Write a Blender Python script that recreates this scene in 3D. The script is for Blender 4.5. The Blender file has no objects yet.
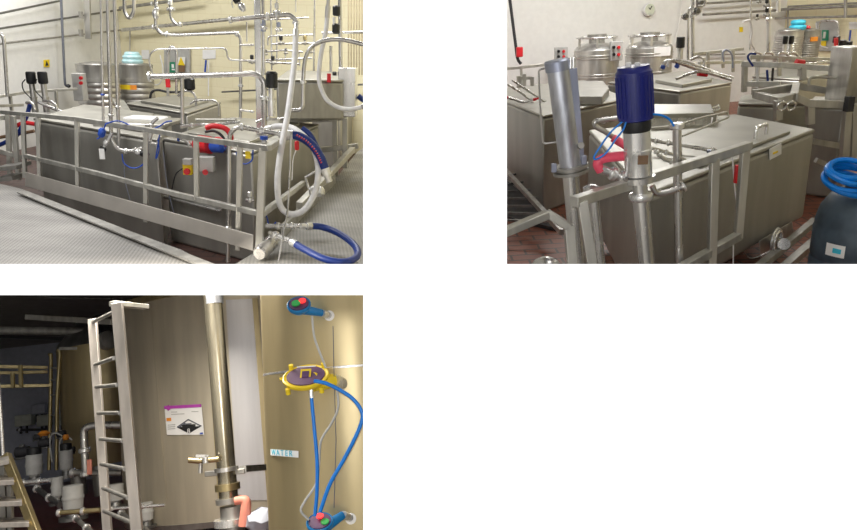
import bpy, bmesh, math, random
from mathutils import Vector, Matrix
random.seed(7)
C = bpy.context.scene.collection
FPX, CX, CY = 700.0, 428.5, 265.0
V = Vector
PI = math.pi

# ------------------------------------------------------------------ rooms
class Room:
    """One of the three rooms: z up, y away from the viewer, x right; the viewer stands h above z = 0."""
    def __init__(s, pitch, roll, h):
        p, r = math.radians(pitch), math.radians(roll)
        up = V((-math.sin(r)*math.cos(p), math.cos(r)*math.cos(p), -math.sin(p)))
        fw = V((0, 0, -1)); fw = (fw - up*fw.dot(up)).normalized()
        rt = fw.cross(up)
        s.A = Matrix((rt, fw, up))            # viewer axes -> room axes
        s.h = h
        s.W = Matrix.Identity(4)
    def ray(s, px, py): return s.A @ V(((px-CX)/FPX, (CY-py)/FPX, -1.0))
    def pt(s, px, py, Y):
        d = s.ray(px, py); return V((0, 0, s.h)) + d*(Y/d.y)
    def fl(s, px, py, z=0.0):
        d = s.ray(px, py); return V((0, 0, s.h)) + d*((z-s.h)/d.z)
    def on(s, px, py, pl, off=0.0):
        p0, n = pl; d = s.ray(px, py); o = V((0, 0, s.h))
        return o + d*((p0 + n*off - o).dot(n)/d.dot(n))
R1 = Room(-17.8, -2.3, 1.8)
R2 = Room(-19.1, 3.0, 1.8)
R3 = Room(9.7, 6.5, 1.5)
def place(r):
    a = r.A.transposed().to_4x4() @ Matrix.Translation((0, 0, -r.h))
    r.W = Matrix.Translation((0, 0, R1.h)) @ R1.A.to_4x4() @ a
for r in (R1, R2, R3): place(r)
R = R1
def setroom(r):
    global R
    R = r

# ------------------------------------------------------------------ materials
MATS = {}; TAILS = []
def nodes(name):
    m = bpy.data.materials.new(name); m.use_nodes = True
    return m, m.node_tree.nodes, m.node_tree.links, m.node_tree.nodes['Principled BSDF']
def ramp(n, l, src, c0, c1, p0=0.35, p1=0.65):
    r = n.new('ShaderNodeValToRGB'); e = r.color_ramp.elements
    e[0].position, e[1].position = p0, p1
    e[0].color, e[1].color = (*c0, 1), (*c1, 1)
    l.new(src, r.inputs[0]); return r
def steel(name, c=(.55, .54, .52), rough=.32, streak=(3, 3, .6), var=.18, bump=.02, metal=.85):
    m, n, l, b = nodes(name)
    tc = n.new('ShaderNodeTexCoord'); mp = n.new('ShaderNodeMapping'); mp.inputs['Scale'].default_value = streak
    l.new(tc.outputs['Object'], mp.inputs[0])
    nz = n.new('ShaderNodeTexNoise'); nz.inputs['Scale'].default_value = 3; nz.inputs['Detail'].default_value = 5
    l.new(mp.outputs[0], nz.inputs[0])
    r = ramp(n, l, nz.outputs['Fac'], tuple(x*(1-var) for x in c), tuple(min(1, x*(1+var)) for x in c))
    l.new(r.outputs[0], b.inputs['Base Color'])
    rr = n.new('ShaderNodeMapRange'); rr.inputs['To Min'].default_value = rough*.75; rr.inputs['To Max'].default_value = rough*1.3
    l.new(nz.outputs['Fac'], rr.inputs[0]); l.new(rr.outputs[0], b.inputs['Roughness'])
    b.inputs['Metallic'].default_value = metal
    if bump:
        n2 = n.new('ShaderNodeTexNoise'); n2.inputs['Scale'].default_value = 6; l.new(tc.outputs['Object'], n2.inputs[0])
        bp = n.new('ShaderNodeBump'); bp.inputs['Strength'].default_value = bump*4; bp.inputs['Distance'].default_value = .02
        l.new(n2.outputs['Fac'], bp.inputs['Height']); l.new(bp.outputs[0], b.inputs['Normal'])
    MATS[name] = m; return m
def plastic(name, c, rough=.45, var=.08, emit=0):
    m, n, l, b = nodes(name)
    tc = n.new('ShaderNodeTexCoord'); nz = n.new('ShaderNodeTexNoise'); nz.inputs['Scale'].default_value = 9
    l.new(tc.outputs['Object'], nz.inputs[0])
    r = ramp(n, l, nz.outputs['Fac'], tuple(x*(1-var) for x in c), tuple(min(1, x*(1+var)) for x in c))
    l.new(r.outputs[0], b.inputs['Base Color']); b.inputs['Roughness'].default_value = rough
    if emit:
        b.inputs['Emission Color'].default_value = (*c, 1); b.inputs['Emission Strength'].default_value = emit
    MATS[name] = m; return m
def brickmat(name, c1, c2, mortar, bw, bh, ms=.01, rough=.6, scale=1, metal=0, bump=.3, rot=(0, 0, 0), sx=1):
    m, n, l, b = nodes(name)
    tc = n.new('ShaderNodeTexCoord'); mp = n.new('ShaderNodeMapping'); mp.inputs['Rotation'].default_value = rot
    mp.inputs['Scale'].default_value = (sx, 1, 1)
    l.new(tc.outputs['Object'], mp.inputs[0])
    k = n.new('ShaderNodeTexBrick'); l.new(mp.outputs[0], k.inputs[0])
    k.inputs['Color1'].default_value = (*c1, 1); k.inputs['Color2'].default_value = (*c2, 1); k.inputs['Mortar'].default_value = (*mortar, 1)
    k.inputs['Scale'].default_value = scale; k.inputs['Brick Width'].default_value = bw; k.inputs['Row Height'].default_value = bh
    k.inputs['Mortar Size'].default_value = ms
    l.new(k.outputs[0], b.inputs['Base Color']); b.inputs['Roughness'].default_value = rough; b.inputs['Metallic'].default_value = metal
    bp = n.new('ShaderNodeBump'); bp.inputs['Strength'].default_value = bump; bp.inputs['Distance'].default_value = .01; bp.invert = True
    l.new(k.outputs['Fac'], bp.inputs['Height']); l.new(bp.outputs[0], b.inputs['Normal'])
    MATS[name] = m; return m
def gratemat(name, ca, cb, scale):
    m, n, l, b = nodes(name)
    tc = n.new('ShaderNodeTexCoord')
    ck = n.new('ShaderNodeTexChecker'); ck.inputs['Scale'].default_value = scale
    mp = n.new('ShaderNodeMapping'); mp.inputs['Rotation'].default_value = (0, 0, .6)
    l.new(tc.outputs['Object'], mp.inputs[0]); l.new(mp.outputs[0], ck.inputs[0])
    ck.inputs['Color1'].default_value = (*ca, 1); ck.inputs['Color2'].default_value = (*cb, 1)
    nz = n.new('ShaderNodeTexNoise'); nz.inputs['Scale'].default_value = 1.1; nz.inputs['Detail'].default_value = 4
    mp2 = n.new('ShaderNodeMapping'); mp2.inputs['Scale'].default_value = (.6, 2, 1); mp2.inputs['Rotation'].default_value = (0, 0, -.5)
    l.new(tc.outputs['Object'], mp2.inputs[0]); l.new(mp2.outputs[0], nz.inputs[0])
    r = ramp(n, l, nz.outputs['Fac'], (.62, .62, .62), (1, 1, 1), .38, .62)
    mx = n.new('ShaderNodeMix'); mx.data_type = 'RGBA'; mx.blend_type = 'MULTIPLY'; mx.inputs[0].default_value = .8
    l.new(ck.outputs[0], mx.inputs[6]); l.new(r.outputs[0], mx.inputs[7]); l.new(mx.outputs[2], b.inputs['Base Color'])
    b.inputs['Metallic'].default_value = .35; b.inputs['Roughness'].default_value = .55
    bp = n.new('ShaderNodeBump'); bp.inputs['Strength'].default_value = .4; bp.inputs['Distance'].default_value = .01
    l.new(ck.outputs['Fac'], bp.inputs['Height']); l.new(bp.outputs[0], b.inputs['Normal'])
    MATS[name] = m; return m
steel('steel'); steel('steel_dull', (.38, .37, .35), .42, metal=.75); steel('steel_bright', (.78, .78, .78), .26, bump=0, metal=.75)
steel('steel_pipe', (.64, .63, .62), .27, bump=0); steel('steel_dark', (.2, .2, .2), .4)
steel('steel_blue', (.36, .39, .50), .38, metal=.7); steel('galvanised', (.55, .57, .63), .42, (9, 9, 2), .2, .06)
steel('tank', (.38, .37, .345), .42, (1.2, 1.2, .25), .14, .012, .65); steel('tank_top', (.40, .39, .355), .40, (1, 1, 1), .12, .02)
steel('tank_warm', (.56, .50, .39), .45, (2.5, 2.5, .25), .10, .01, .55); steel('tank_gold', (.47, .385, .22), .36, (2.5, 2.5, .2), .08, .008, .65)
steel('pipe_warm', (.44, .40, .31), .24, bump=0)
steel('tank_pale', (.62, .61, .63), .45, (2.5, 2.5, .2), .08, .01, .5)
steel('brass', (.45, .37, .2), .33, bump=0); steel('light_frame', (.52, .51, .475), .36, var=.15, metal=.6)
steel('ladder_steel', (.52, .48, .45), .4, var=.25, bump=.08, metal=.7)
steel('plate', (.54, .51, .47), .45, (1, 1, 1), .08, .03, .3)
plastic('white_wall', (.80, .80, .79), .7, .02); plastic('paper_wall', (.95, .95, .95), .9, .0)
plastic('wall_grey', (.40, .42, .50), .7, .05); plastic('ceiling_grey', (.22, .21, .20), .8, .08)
plastic('white_plastic', (.82, .82, .84), .4); plastic('black', (.015, .016, .018), .4); plastic('black_rubber', (.03, .03, .035), .6)
plastic('blue_hose', (.01, .035, .22), .4); plastic('blue', (.02, .08, .45), .4); plastic('air_blue', (.0, .2, .72), .35)
plastic('navy', (.012, .018, .17), .28); plastic('red', (.65, .02, .03), .4); plastic('pink', (.85, .09, .16), .4)
plastic('yellow', (.85, .62, .02), .5); plastic('paper', (.85, .85, .85), .7, .02); plastic('green', (.02, .25, .14), .5)
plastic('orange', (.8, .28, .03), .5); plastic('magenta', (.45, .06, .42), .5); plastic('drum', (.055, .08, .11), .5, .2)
plastic('drum_black', (.01, .01, .012), .4); plastic('grey_plastic', (.45, .45, .44), .5); plastic('brown', (.2, .12, .07), .6)
plastic('pale_blue', (.45, .68, .72), .4); plastic('cyan', (.05, .5, .7), .5); plastic('gauge_blue', (.01, .2, .5), .4); plastic('salmon', (.75, .27, .2), .5)
plastic('grey_cable', (.48, .48, .46), .5); plastic('clock_face', (.62, .66, .55), .5); plastic('dial_dark', (.10, .045, .12), .4)
plastic('led_red', (1, .03, .03), .4, 0, 1.5); plastic('led_green', (.02, .3, .06), .4, 0, .3); plastic('dark_pipe', (.12, .13, .16), .5)
plastic('pale_box', (.5, .52, .46), .6); plastic('tan_pipe', (.42, .36, .25), .4)
brickmat('cream_block', (.86, .80, .57), (.84, .78, .55), (.80, .73, .50), .44, .215, .008, .6, bump=.25, rot=(PI/2, 0, 0))
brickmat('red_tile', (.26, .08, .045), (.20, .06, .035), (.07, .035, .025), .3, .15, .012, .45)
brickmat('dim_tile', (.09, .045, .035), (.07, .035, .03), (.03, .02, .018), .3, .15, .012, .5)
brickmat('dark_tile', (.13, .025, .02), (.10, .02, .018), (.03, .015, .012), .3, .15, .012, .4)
gratemat('deck_grate', (.46, .445, .43), (.30, .29, .28), 44)
gratemat('walk_grate', (.34, .33, .31), (.24, .235, .225), 45)

# ------------------------------------------------------------------ mesh building (room coordinates)
class MB:
    def __init__(s): s.v = []; s.f = []
    def add(s, vs, fs):
        k = len(s.v); s.v += [V(x) for x in vs]; s.f += [tuple(i+k for i in f) for f in fs]; return s
    def prism(s, bot, top):
        n = len(bot)
        return s.add(list(bot)+list(top), [tuple(range(n-1, -1, -1)), tuple(range(n, 2*n))] +
                     [(i, (i+1) % n, n+(i+1) % n, n+i) for i in range(n)])
    def box(s, c, sx, sy, sz, ax=None):
        ex, ey, ez = ax or (V((1, 0, 0)), V((0, 1, 0)), V((0, 0, 1)))
        q = [c+ex*(a*sx/2)+ey*(b*sy/2) for a, b in ((-1, -1), (1, -1), (1, 1), (-1, 1))]
        return s.prism([p-ez*sz/2 for p in q], [p+ez*sz/2 for p in q])
    def bar(s, a, b, w, h=None, up=V((0, 0, 1))):
        h = h or w; d = (b-a).normalized()
        if abs(d.dot(up)) > .95: up = V((0, 1, 0))
        x = d.cross(up).normalized(); y = x.cross(d)
        q = lambda o: [o+x*(i*w/2)+y*(j*h/2) for i, j in ((-1, -1), (1, -1), (1, 1), (-1, 1))]
        return s.prism(q(a), q(b))
    def sweep(s, pts, rad, n=12, caps=True):
        m = len(pts); rads = rad if isinstance(rad, (list, tuple)) else [rad]*m
        t = [(pts[min(i+1, m-1)]-pts[max(i-1, 0)]).normalized() for i in range(m)]
        x = t[0].orthogonal().normalized(); vs = []; fs = []
        for i in range(m):
            x = (x - t[i]*x.dot(t[i])); x = x.normalized() if x.length > 1e-6 else t[i].orthogonal().normalized()
            y = t[i].cross(x)
            vs += [pts[i]+(x*math.cos(2*PI*k/n)+y*math.sin(2*PI*k/n))*rads[i] for k in range(n)]
        for i in range(m-1):
            fs += [(i*n+k, i*n+(k+1) % n, (i+1)*n+(k+1) % n, (i+1)*n+k) for k in range(n)]
        if caps: fs += [tuple(range(n-1, -1, -1)), tuple(range((m-1)*n, m*n))]
        return s.add(vs, fs)
    def lathe(s, base, prof, axis=V((0, 0, 1)), n=32):
        """prof: (distance along the axis, radius) pairs"""
        axis = axis.normalized(); x = axis.orthogonal().normalized(); y = axis.cross(x); vs = []; fs = []
        for t, r in prof:
            vs += [base+axis*t+(x*math.cos(2*PI*k/n)+y*math.sin(2*PI*k/n))*max(r, 1e-4) for k in range(n)]
        m = len(prof)
        for i in range(m-1):
            fs += [(i*n+k, i*n+(k+1) % n, (i+1)*n+(k+1) % n, (i+1)*n+k) for k in range(n)]
        fs += [tuple(range(n-1, -1, -1)), tuple(range((m-1)*n, m*n))]
        return s.add(vs, fs)
    def torus(s, c, r, t, axis=V((0, 0, 1)), n=28, arc=2*PI, start=0):
        axis = axis.normalized(); x = axis.orthogonal().normalized(); y = axis.cross(x)
        k = n if arc > 6.2 else n
        return s.sweep([c+(x*math.cos(start+arc*i/k)+y*math.sin(start+arc*i/k))*r for i in range(k+1)], t, 8)
def mesh_obj(name, mb, mat, bevel=0, origin=None, smooth=True):
    me = bpy.data.meshes.new(name)
    c = origin or (sum(mb.v, V((0, 0, 0)))/len(mb.v))
    me.from_pydata([tuple(v-c) for v in mb.v], [], mb.f); me.update()
    bm = bmesh.new(); bm.from_mesh(me); bmesh.ops.recalc_face_normals(bm, faces=bm.faces); bm.to_mesh(me); bm.free()
    if smooth:
        for p in me.polygons: p.use_smooth = True
        me.set_sharp_from_angle(angle=math.radians(38))
    me.materials.append(MATS[mat])
    o = bpy.data.objects.new(name, me); C.objects.link(o)
    o['_c'] = list(c)
    if bevel:
        b = o.modifiers.new('Bevel', 'BEVEL'); b.width = bevel; b.segments = 2; b.limit_method = 'ANGLE'
    return o
def top(o, c, label=None, cat=None, group=None, kind=None):
    o.matrix_world = R.W @ Matrix.Translation(c)
    if label:
        o['label'] = label; TAILS.append((o, cat, R))
    if cat: o['category'] = cat
    if group: o['group'] = group
    if kind: o['kind'] = kind
    return o
def single(name, mb, mat, label, cat, group=None, bevel=0):
    o = mesh_obj(name, mb, mat, bevel); return top(o, V(o['_c']), label, cat, group)
def structure(name, mb, mat, bevel=0):
    o = mesh_obj(name, mb, mat, bevel, smooth=False); return top(o, V(o['_c']), kind='structure')
def thing(name, c, label, cat, group=None):
    o = bpy.data.objects.new(name, None); C.objects.link(o); o.empty_display_size = .1
    o['_c'] = list(c); return top(o, c, label, cat, group)
def part(name, mb, mat, parent, bevel=0, label=None):
    o = mesh_obj(name, mb, mat, bevel); o.parent = parent
    o.matrix_parent_inverse = Matrix.Identity(4)
    o.matrix_local = Matrix.Translation(V(o['_c'])-V(parent['_c']))
    if label: o['label'] = label
    return o
def P(px, py, Y): return R.pt(px, py, Y)
def PX(v, Y): return v*Y/FPX*1.04
def path(pts):
    """(px, py[, depth]) list -> room points; the depth carries on until changed"""
    out = []; Y = None
    for p in pts:
        if isinstance(p, Vector): out.append(p); continue
        if len(p) > 2: Y = p[2]
        out.append(R.pt(p[0], p[1], Y))
    return out
def fillet(pts, r, seg=6):
    out = [pts[0]]
    for i in range(1, len(pts)-1):
        a, b, c = pts[i-1], pts[i], pts[i+1]
        da, dc = (a-b), (c-b); d = min(r, da.length*.48, dc.length*.48)
        p, q = b+da.normalized()*d, b+dc.normalized()*d
        out += [p*(1-t)**2 + b*2*t*(1-t) + q*t*t for t in [k/seg for k in range(seg+1)]]
    return out+[pts[-1]]
def smooth(pts, seg=8):
    q = [pts[0]*2-pts[1]]+list(pts)+[pts[-1]*2-pts[-2]]; out = []
    for i in range(1, len(q)-2):
        for k in range(seg):
            t = k/seg; a, b, c, d = q[i-1:i+3]
            out.append(.5*((2*b)+(c-a)*t+(2*a-5*b+4*c-d)*t*t+(3*b-a-3*c+d)*t**3))
    return out+[q[-2]]
def along(pts, t):
    L = [(pts[i+1]-pts[i]).length for i in range(len(pts)-1)]; s = t*sum(L)
    for i, l in enumerate(L):
        if s <= l or i == len(L)-1: return pts[i]+(pts[i+1]-pts[i])*(s/l), (pts[i+1]-pts[i]).normalized()
        s -= l
def pipe(name, label, pts, r, mat='steel_pipe', cat='pipe', group=None, bend=None, soft=False, clamps=(), flanges=(), ends=None, cmat='steel_bright', n=12):
    """a tube through pixel/depth points; clamps / flanges are fractions of its length; ends = (material, px length)"""
    p = path(pts); Y0 = pts[0].y if isinstance(pts[0], Vector) else pts[0][2]
    rad = PX(r, Y0)
    q = smooth(p) if soft else fillet(p, bend if bend is not None else rad*4.5)
    if not clamps and not flanges and not ends:
        return single(name, MB().sweep(q, rad, n), mat, label, cat, group)
    t = thing(name, q[-1] if q[-1].z < q[0].z else q[0], label, cat, group)
    part('hose' if soft else 'tube', MB().sweep(q, rad, n), mat, t)
    for c in clamps:
        a, d = along(q, c); part('clamp', MB().lathe(a-d*rad*.7, [(0, rad*1.35), (rad*.3, rad*1.6), (rad*1.1, rad*1.6), (rad*1.4, rad*1.35)], d, 16), cmat, t)
    for c in flanges:
        a, d = along(q, c); part('flange', MB().lathe(a-d*rad*.35, [(0, rad*1.9), (rad*.7, rad*1.9)], d, 16), cmat, t)
    if ends:
        m, f = ends
        for k in (0, 1):
            a = q[0] if k == 0 else q[-1]; d = (q[1]-q[0]).normalized() if k == 0 else (q[-2]-q[-1]).normalized()
            part('end_fitting', MB().lathe(a-d*PX(f, Y0)*.5, [(0, rad*.75), (PX(f, Y0)*.5, rad*.8), (PX(f, Y0)*.5, rad*1.15), (PX(f, Y0), rad*1.15)], d, 16), m, t)
    return t
def plane(a, b, up=V((0, 0, 1))):
    """vertical plane through two points; normal towards the viewer"""
    n = (b-a).cross(up).normalized()
    if n.dot(V((0, 0, R.h))-a) < 0: n = -n
    return (a, n)
def quadplate(px, pl, off, thick, ):
    q = [R.on(x, y, pl, off) for x, y in px]; n = pl[1]
    return MB().prism([p-n*thick for p in q], q)
def tank(name, label, topp, zt, zb, botp=None, mat='tank', tmat='tank_top', cat='tank', group=None, rim=.03, bevel=.03):
    """box tank: top corners from pixels at height zt; walls drop to zb"""
    tp = [R.fl(x, y, zt) for x, y in topp]
    bp = [R.fl(x, y, zb) for x, y in botp] if botp else [V((p.x, p.y, zb)) for p in tp]
    c = sum(bp, V((0, 0, 0)))/len(bp)
    t = thing(name, c, label, cat, group)
    t1 = [p-V((0, 0, rim)) for p in tp]
    part('shell', MB().prism(bp, t1), mat, t, bevel)
    ct = sum(tp, V((0, 0, 0)))/len(tp)
    part('lid', MB().prism([p+(p-ct).normalized()*.0 for p in t1], tp), tmat, t, bevel*.4)
    t['_top'] = [list(p) for p in tp]
    return t
def barpx(name, label, a, b, w, mat='light_frame', cat='bar', h=None, group=None):
    p = path([a, b]); return single(name, MB().bar(p[0], p[1], PX(w, a[2]), PX(h, a[2]) if h else None), mat, label, cat, group, bevel=.004)
def textmesh(s, c, ex, ey, size, mat, parent, name='lettering'):
    cu = bpy.data.curves.new(name, 'FONT'); cu.body = s; cu.size = size; cu.extrude = size*.02; cu.align_x = 'CENTER'; cu.align_y = 'CENTER'
    o = bpy.data.objects.new(name, cu); C.objects.link(o)
    bpy.context.view_layer.update()
    me = bpy.data.meshes.new_from_object(o.evaluated_get(bpy.context.evaluated_depsgraph_get()))
    bpy.data.objects.remove(o)
    ex = ex.normalized(); ey = (ey-ex*ey.dot(ex)).normalized(); ez = ex.cross(ey)
    m = Matrix((ex, ey, ez)).transposed()
    for v in me.vertices: v.co = m @ v.co
    me.materials.clear(); me.materials.append(MATS[mat])
    k = bpy.data.objects.new(name, me); C.objects.link(k); k.parent = parent
    k.matrix_local = Matrix.Translation(c-V(parent['_c'])); return k
def valve(label, px, py, Y, s, cap='black', body='steel_bright', lean=V((0, 0, 1)), side=True, group=None):
    """small hygienic seat valve with an actuator head; s = body radius in pixels"""
    c = P(px, py, Y); r = PX(s, Y); a = lean.normalized()
    t = thing('valve', c, label, 'valve', group)
    part('body', MB().lathe(c-a*r*1.3, [(0, r*.5), (r*.3, r*.9), (r*1.2, r*1.05), (r*2.0, r*.9), (r*2.4, r*.5), (r*3, r*.5)], a, 18), body, t)
    part('actuator', MB().lathe(c+a*r*1.6, [(0, r*.8), (r*.25, r*1.15), (r*2.3, r*1.15), (r*2.7, r*.8)], a, 18), cap, t)
    if side:
        x = a.cross(V((0, 1, 0)));  x = x.normalized() if x.length > .1 else V((1, 0, 0))
        part('ferrule', MB().lathe(c-x*r*1.9, [(0, r*.9), (r*.3, r*.9), (r*.3, r*.55), (r*3.5, r*.55), (r*3.5, r*.9), (r*3.8, r*.9)], x, 16), body, t)
    return t
def sign(name, label, px, pl, mat='paper', cat='sign', thick=.01, off=.02):
    mb = quadplate(px, pl, off, thick); o = mesh_obj(name, mb, mat); return top(o, V(o['_c']), label, cat)
def railing(label, runs, posts, w, group=None, mat='light_frame', name='railing'):
    """runs: lists of (px,py,Y) joined by square tube; posts: pairs of points"""
    first = path(posts[0]) if posts else path(runs[0][0])
    t = thing(name, first[-1], label, 'railing', group)
    for nm, pts in runs:
        p = path(pts); mb = MB()
        for i in range(len(p)-1):
            d = (p[i+1]-p[i]).normalized()
            mb.bar(p[i]-d*w*.45, p[i+1]+d*w*.45, w)
        part(nm, mb, mat, t, .004)
    for q in posts:
        p = path(q); part('post', MB().bar(p[0], p[1], w*.95), mat, t, .004)
    return t
def hoop(name, label, px, py, Y, rw, rh, r, mat, cat): pass
# ================================================================== ROOM 1 (upper left)
setroom(R1)
FLZ = -.45
cor = P(122, 60, 17.0); nearl = P(-16, 60, 9.5); farr = P(378, 60, 14.0)
nearl = P(-16, 60, 12.5); [setattr(q, 'z', 0) for q in (cor, nearl, farr)]
WL, WB = plane(nearl, cor), plane(cor, farr)
def wallbox(a, b, z0, z1, th, pl):
    n = pl[1]; q = [a, b, b-n*th, a-n*th]
    return MB().prism([V((p.x, p.y, z0)) for p in q], [V((p.x, p.y, z1)) for p in q])
structure('wall_left', wallbox(nearl, cor, FLZ, 4.3, .1, WL), 'white_wall')
b = mesh_obj('wall_back', wallbox(V((0, 0, 0)), V(((farr-cor).length*1.17, 0, 0)), FLZ, 4.3, .1, (0, V((0, -1, 0)))), 'cream_block', origin=V((0, 0, 0)))
ang = math.atan2(farr.y-cor.y, farr.x-cor.x)
b.matrix_world = R1.W @ Matrix.Translation(cor) @ Matrix.Rotation(ang, 4, 'Z'); b['kind'] = 'structure'
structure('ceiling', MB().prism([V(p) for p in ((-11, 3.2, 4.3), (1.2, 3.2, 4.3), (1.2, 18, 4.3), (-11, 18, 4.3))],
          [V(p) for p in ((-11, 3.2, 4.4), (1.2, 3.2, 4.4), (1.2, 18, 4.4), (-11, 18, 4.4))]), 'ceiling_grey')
fx = R.on(425, 60, WB); fx.z = 0
fr = [R.fl(-14, 274, FLZ), R.fl(424, 274, FLZ), V((fx.x, fx.y, FLZ)), V((cor.x, cor.y, FLZ)), V((nearl.x, nearl.y, FLZ))]
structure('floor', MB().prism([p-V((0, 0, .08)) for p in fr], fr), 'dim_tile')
rgt = [R.fl(424, 268, 0), farr]
wr = plane(V((rgt[0].x, rgt[0].y, 0)), fx)
structure('wall_right', wallbox(V((rgt[0].x, rgt[0].y, 0)), fx, FLZ, 4.3, .08, wr), 'cream_block')

def deck(name, label, px, mat, z=0, th=.06):
    q = [R.fl(x, y, z) for x, y in px]
    return single(name, MB().prism([p-V((0, 0, th)) for p in q], q), mat, label, 'deck')
deck('metal_deck', 'wide grey patterned metal walkway deck in the foreground below the long kick plate', [(-12, 181), (22, 189), (100, 220), (182, 250), (214, 268), (-12, 268)], 'deck_grate')
deck('metal_deck', 'grey ribbed metal walkway deck on the right under the looped blue hose', [(229, 268), (281, 236), (332, 183), (357, 152), (366, 146), (366, 268)], 'walk_grate')
# kerb along right deck
def onz(px, py, z): return R.fl(px, py, z)
t = single('deck_kerb', MB().bar(onz(283, 232, .04), onz(334, 180, .04), .04, .14), 'steel', 'steel kerb strip edging the right hand deck beside the near tank', 'kerb')
# --- tanks
TA = tank('square_tank', 'long low stainless tank behind the left half of the railing', [(33, 118), (157, 139), (171, 116), (84, 104)], .72, FLZ)
TB = tank('square_tank', 'near stainless tank behind the right half of the railing, beside the looped white hose',
          [(163, 138), (252, 152), (319, 124), (232, 117)], .70, FLZ)
TC = tank('square_tank', 'stainless tank in the middle distance in front of the white notices', [(126, 103), (187, 113), (221, 102), (172, 95)], .72, FLZ)
for T_, e in ((TA, .12), (TB, .12), (TC, .15)):
    q = [V(p) for p in T_['_top']]; c = sum(q, V((0, 0, 0)))/4
    i = [c+(p-c)*.72 for p in q]
    part('hatch', MB().prism(i, [p+V((0, 0, .04)) for p in i]), 'tank_top', T_, .01)
# right rear tank with raised tray
TD = tank('square_tank', 'large deep stainless vat at the right behind the white hoses', [(276, 79), (343, 80), (352, 72), (288, 70)], 1.28, .78, mat='steel_dull')
TE = tank('square_tank', 'lower stainless plinth tank under the deep vat at the right', [(312, 113), (341, 114), (352, 106), (318, 104)], .5, FLZ, mat='tank')
q = P(343, 71, 10.2)
single('control_cabinet', MB().box(P(348, 92, 9.3), PX(16, 9.3), .25, PX(44, 9.3)), 'steel_bright', 'pale upright steel cabinet with two black motors on it at the right edge', 'cabinet', bevel=.01)
# frame under vat
railing('steel leg frame carrying the deep vat beside the right hand deck',
        [('beam', [(282, 121, 10), (345, 118, 10)]), ('beam', [(320, 150, 9.8), (356, 146, 9.8)]), ('beam', [(300, 205, 6.9), (352, 150, 9.6)])],
        [[(335, 118, 9.9), (336, 178, 9.9)], [(345, 118, 9.6), (345, 168, 9.6)]], .07, name='leg_frame')
# panels between tanks
single('sloping_panel', MB().prism(path([(112, 100, 11.2), (124, 102, 11.2), (141, 128, 8.8), (128, 130, 8.8)]), [p+V((0, 0, .03)) for p in path([(112, 100, 11.2), (124, 102, 11.2), (141, 128, 8.8), (128, 130, 8.8)])]),
       'steel', 'sloping steel chute panel across the long left tank', 'panel')
single('step_tray', MB().box(P(140, 122, 8.4)+V((0, 0, .0)), .8, .7, .05), 'steel', 'flat steel tray lying above the gap between the two near tanks', 'tray', bevel=.01)

# --- main railing. base line runs from (25,178) to (258,255)
YB = lambda x: R.fl(x, 178+(x-25)*.33, 0).y
def rp(x, y): return (x, y, YB(x))
runs = [('top_rail', [rp(2, 112), rp(77, 119), rp(146, 129.5), rp(200, 139), rp(268, 148)]),
        ('mid_rail', [rp(26, 156), rp(100, 174), rp(180, 195), rp(240, 209), rp(262, 214)])]
posts = [[rp(23, 114), rp(25, 178)], [rp(38, 116), rp(40, 184)], [rp(77, 119), rp(78, 196)], [rp(146, 130), rp(146, 222)], [rp(196, 138), rp(197, 200)], [rp(240, 145), rp(238, 250)]]
cy = YB(262)
t = railing('long stainless guard railing with kick plate running in front of the square tanks', runs, posts, .046)
side = [('side_rail', [(268, 148, cy), (283, 138, 7.0)]), ('side_mid_rail', [(262, 214, cy), (303, 183, 7.6)]), ('base_rail', [(256, 258, cy), (290, 232, 6.6)])]
for nm, pts in side:
    p = path(pts); part(nm, MB().bar(p[0], p[1], .048), 'light_frame', t, .004)
part('post', MB().bar(*path([(263, 148, cy), (259, 256, cy)]), .06), 'light_frame', t, .004)
part('inner_rail', MB().bar(*path([(82, 178, 8.6), (222, 210, 7.0)]), .03), 'steel', t)
kp = [rp(25, 172), rp(253, 235), rp(253, 251), rp(25, 186)]
q = path([(x, y, Y-.09) for x, y, Y in kp])
k = mesh_obj('kick_plate', MB().prism([p+V((0, .012, 0)) for p in q], q), 'plate', .003); k.parent = t
k.matrix_local = Matrix.Translation(V(k['_c'])-V(t['_c'])); k['label'] = 'broad flat plate along the foot of the railing'
single('deck_edge_strip', MB().bar(onz(22, 192, .03), onz(214, 268, .03), .10, .015), 'steel_dull', 'flat steel edge strip of the foreground deck below the kick plate', 'edge strip')

# left end railings
railing('short stainless railing at the far left edge beside the red and blue hoses',
        [('top_rail', [(-6, 118, 9.4), (22, 117, 10)]), ('mid_rail', [(-6, 150, 9.3), (24, 158, 9.6)])], [[(8, 112, 9.6), (10, 176, 9.6)], [(13, 116, 9.4), (19, 180, 9.4)]], .06)
railing('thin stainless wall side railing behind the pair of black topped pumps',
        [('top_rail', [(-4, 97, 11.5), (28, 92, 12), (76, 89, 12.5)]), ('mid_rail', [(-4, 106, 11.5), (22, 105, 12)])], [[(10, 96, 11.8), (12, 112, 11.8)], [(56, 91, 12.2), (57, 108, 12.2)]], .045)
for i, (a, b_, l) in enumerate((((0, 168), (24, 165), 'grey steel step tread at the left edge, upper of two'), ((2, 178), (20, 176), 'grey steel step tread at the left edge, lower of two'))):
    single('step_tread', MB().bar(P(*a, 9), P(*b_, 9), .35, .05), 'steel', l, 'step')
pipe('hose', 'blue sleeved hose bending down through the railing at the far left', [(30, 104, 9.9), (28, 112), (24, 122), (17, 135), (6, 142), (-3, 146)], 2.0, 'blue_hose', 'hose', soft=True)
pipe('hose', 'red hose behind the far left railing posts', [(14, 127, 9.9), (24, 123), (35, 124)], 2.0, 'red', 'hose', soft=True)
pipe('hose', 'red cuffed hose end on the long left tank top', [(50, 118, 9.2), (58, 120), (66, 121), (73, 119)], 1.6, 'red', 'hose', soft=True, ends=('steel_bright', 5))
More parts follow.
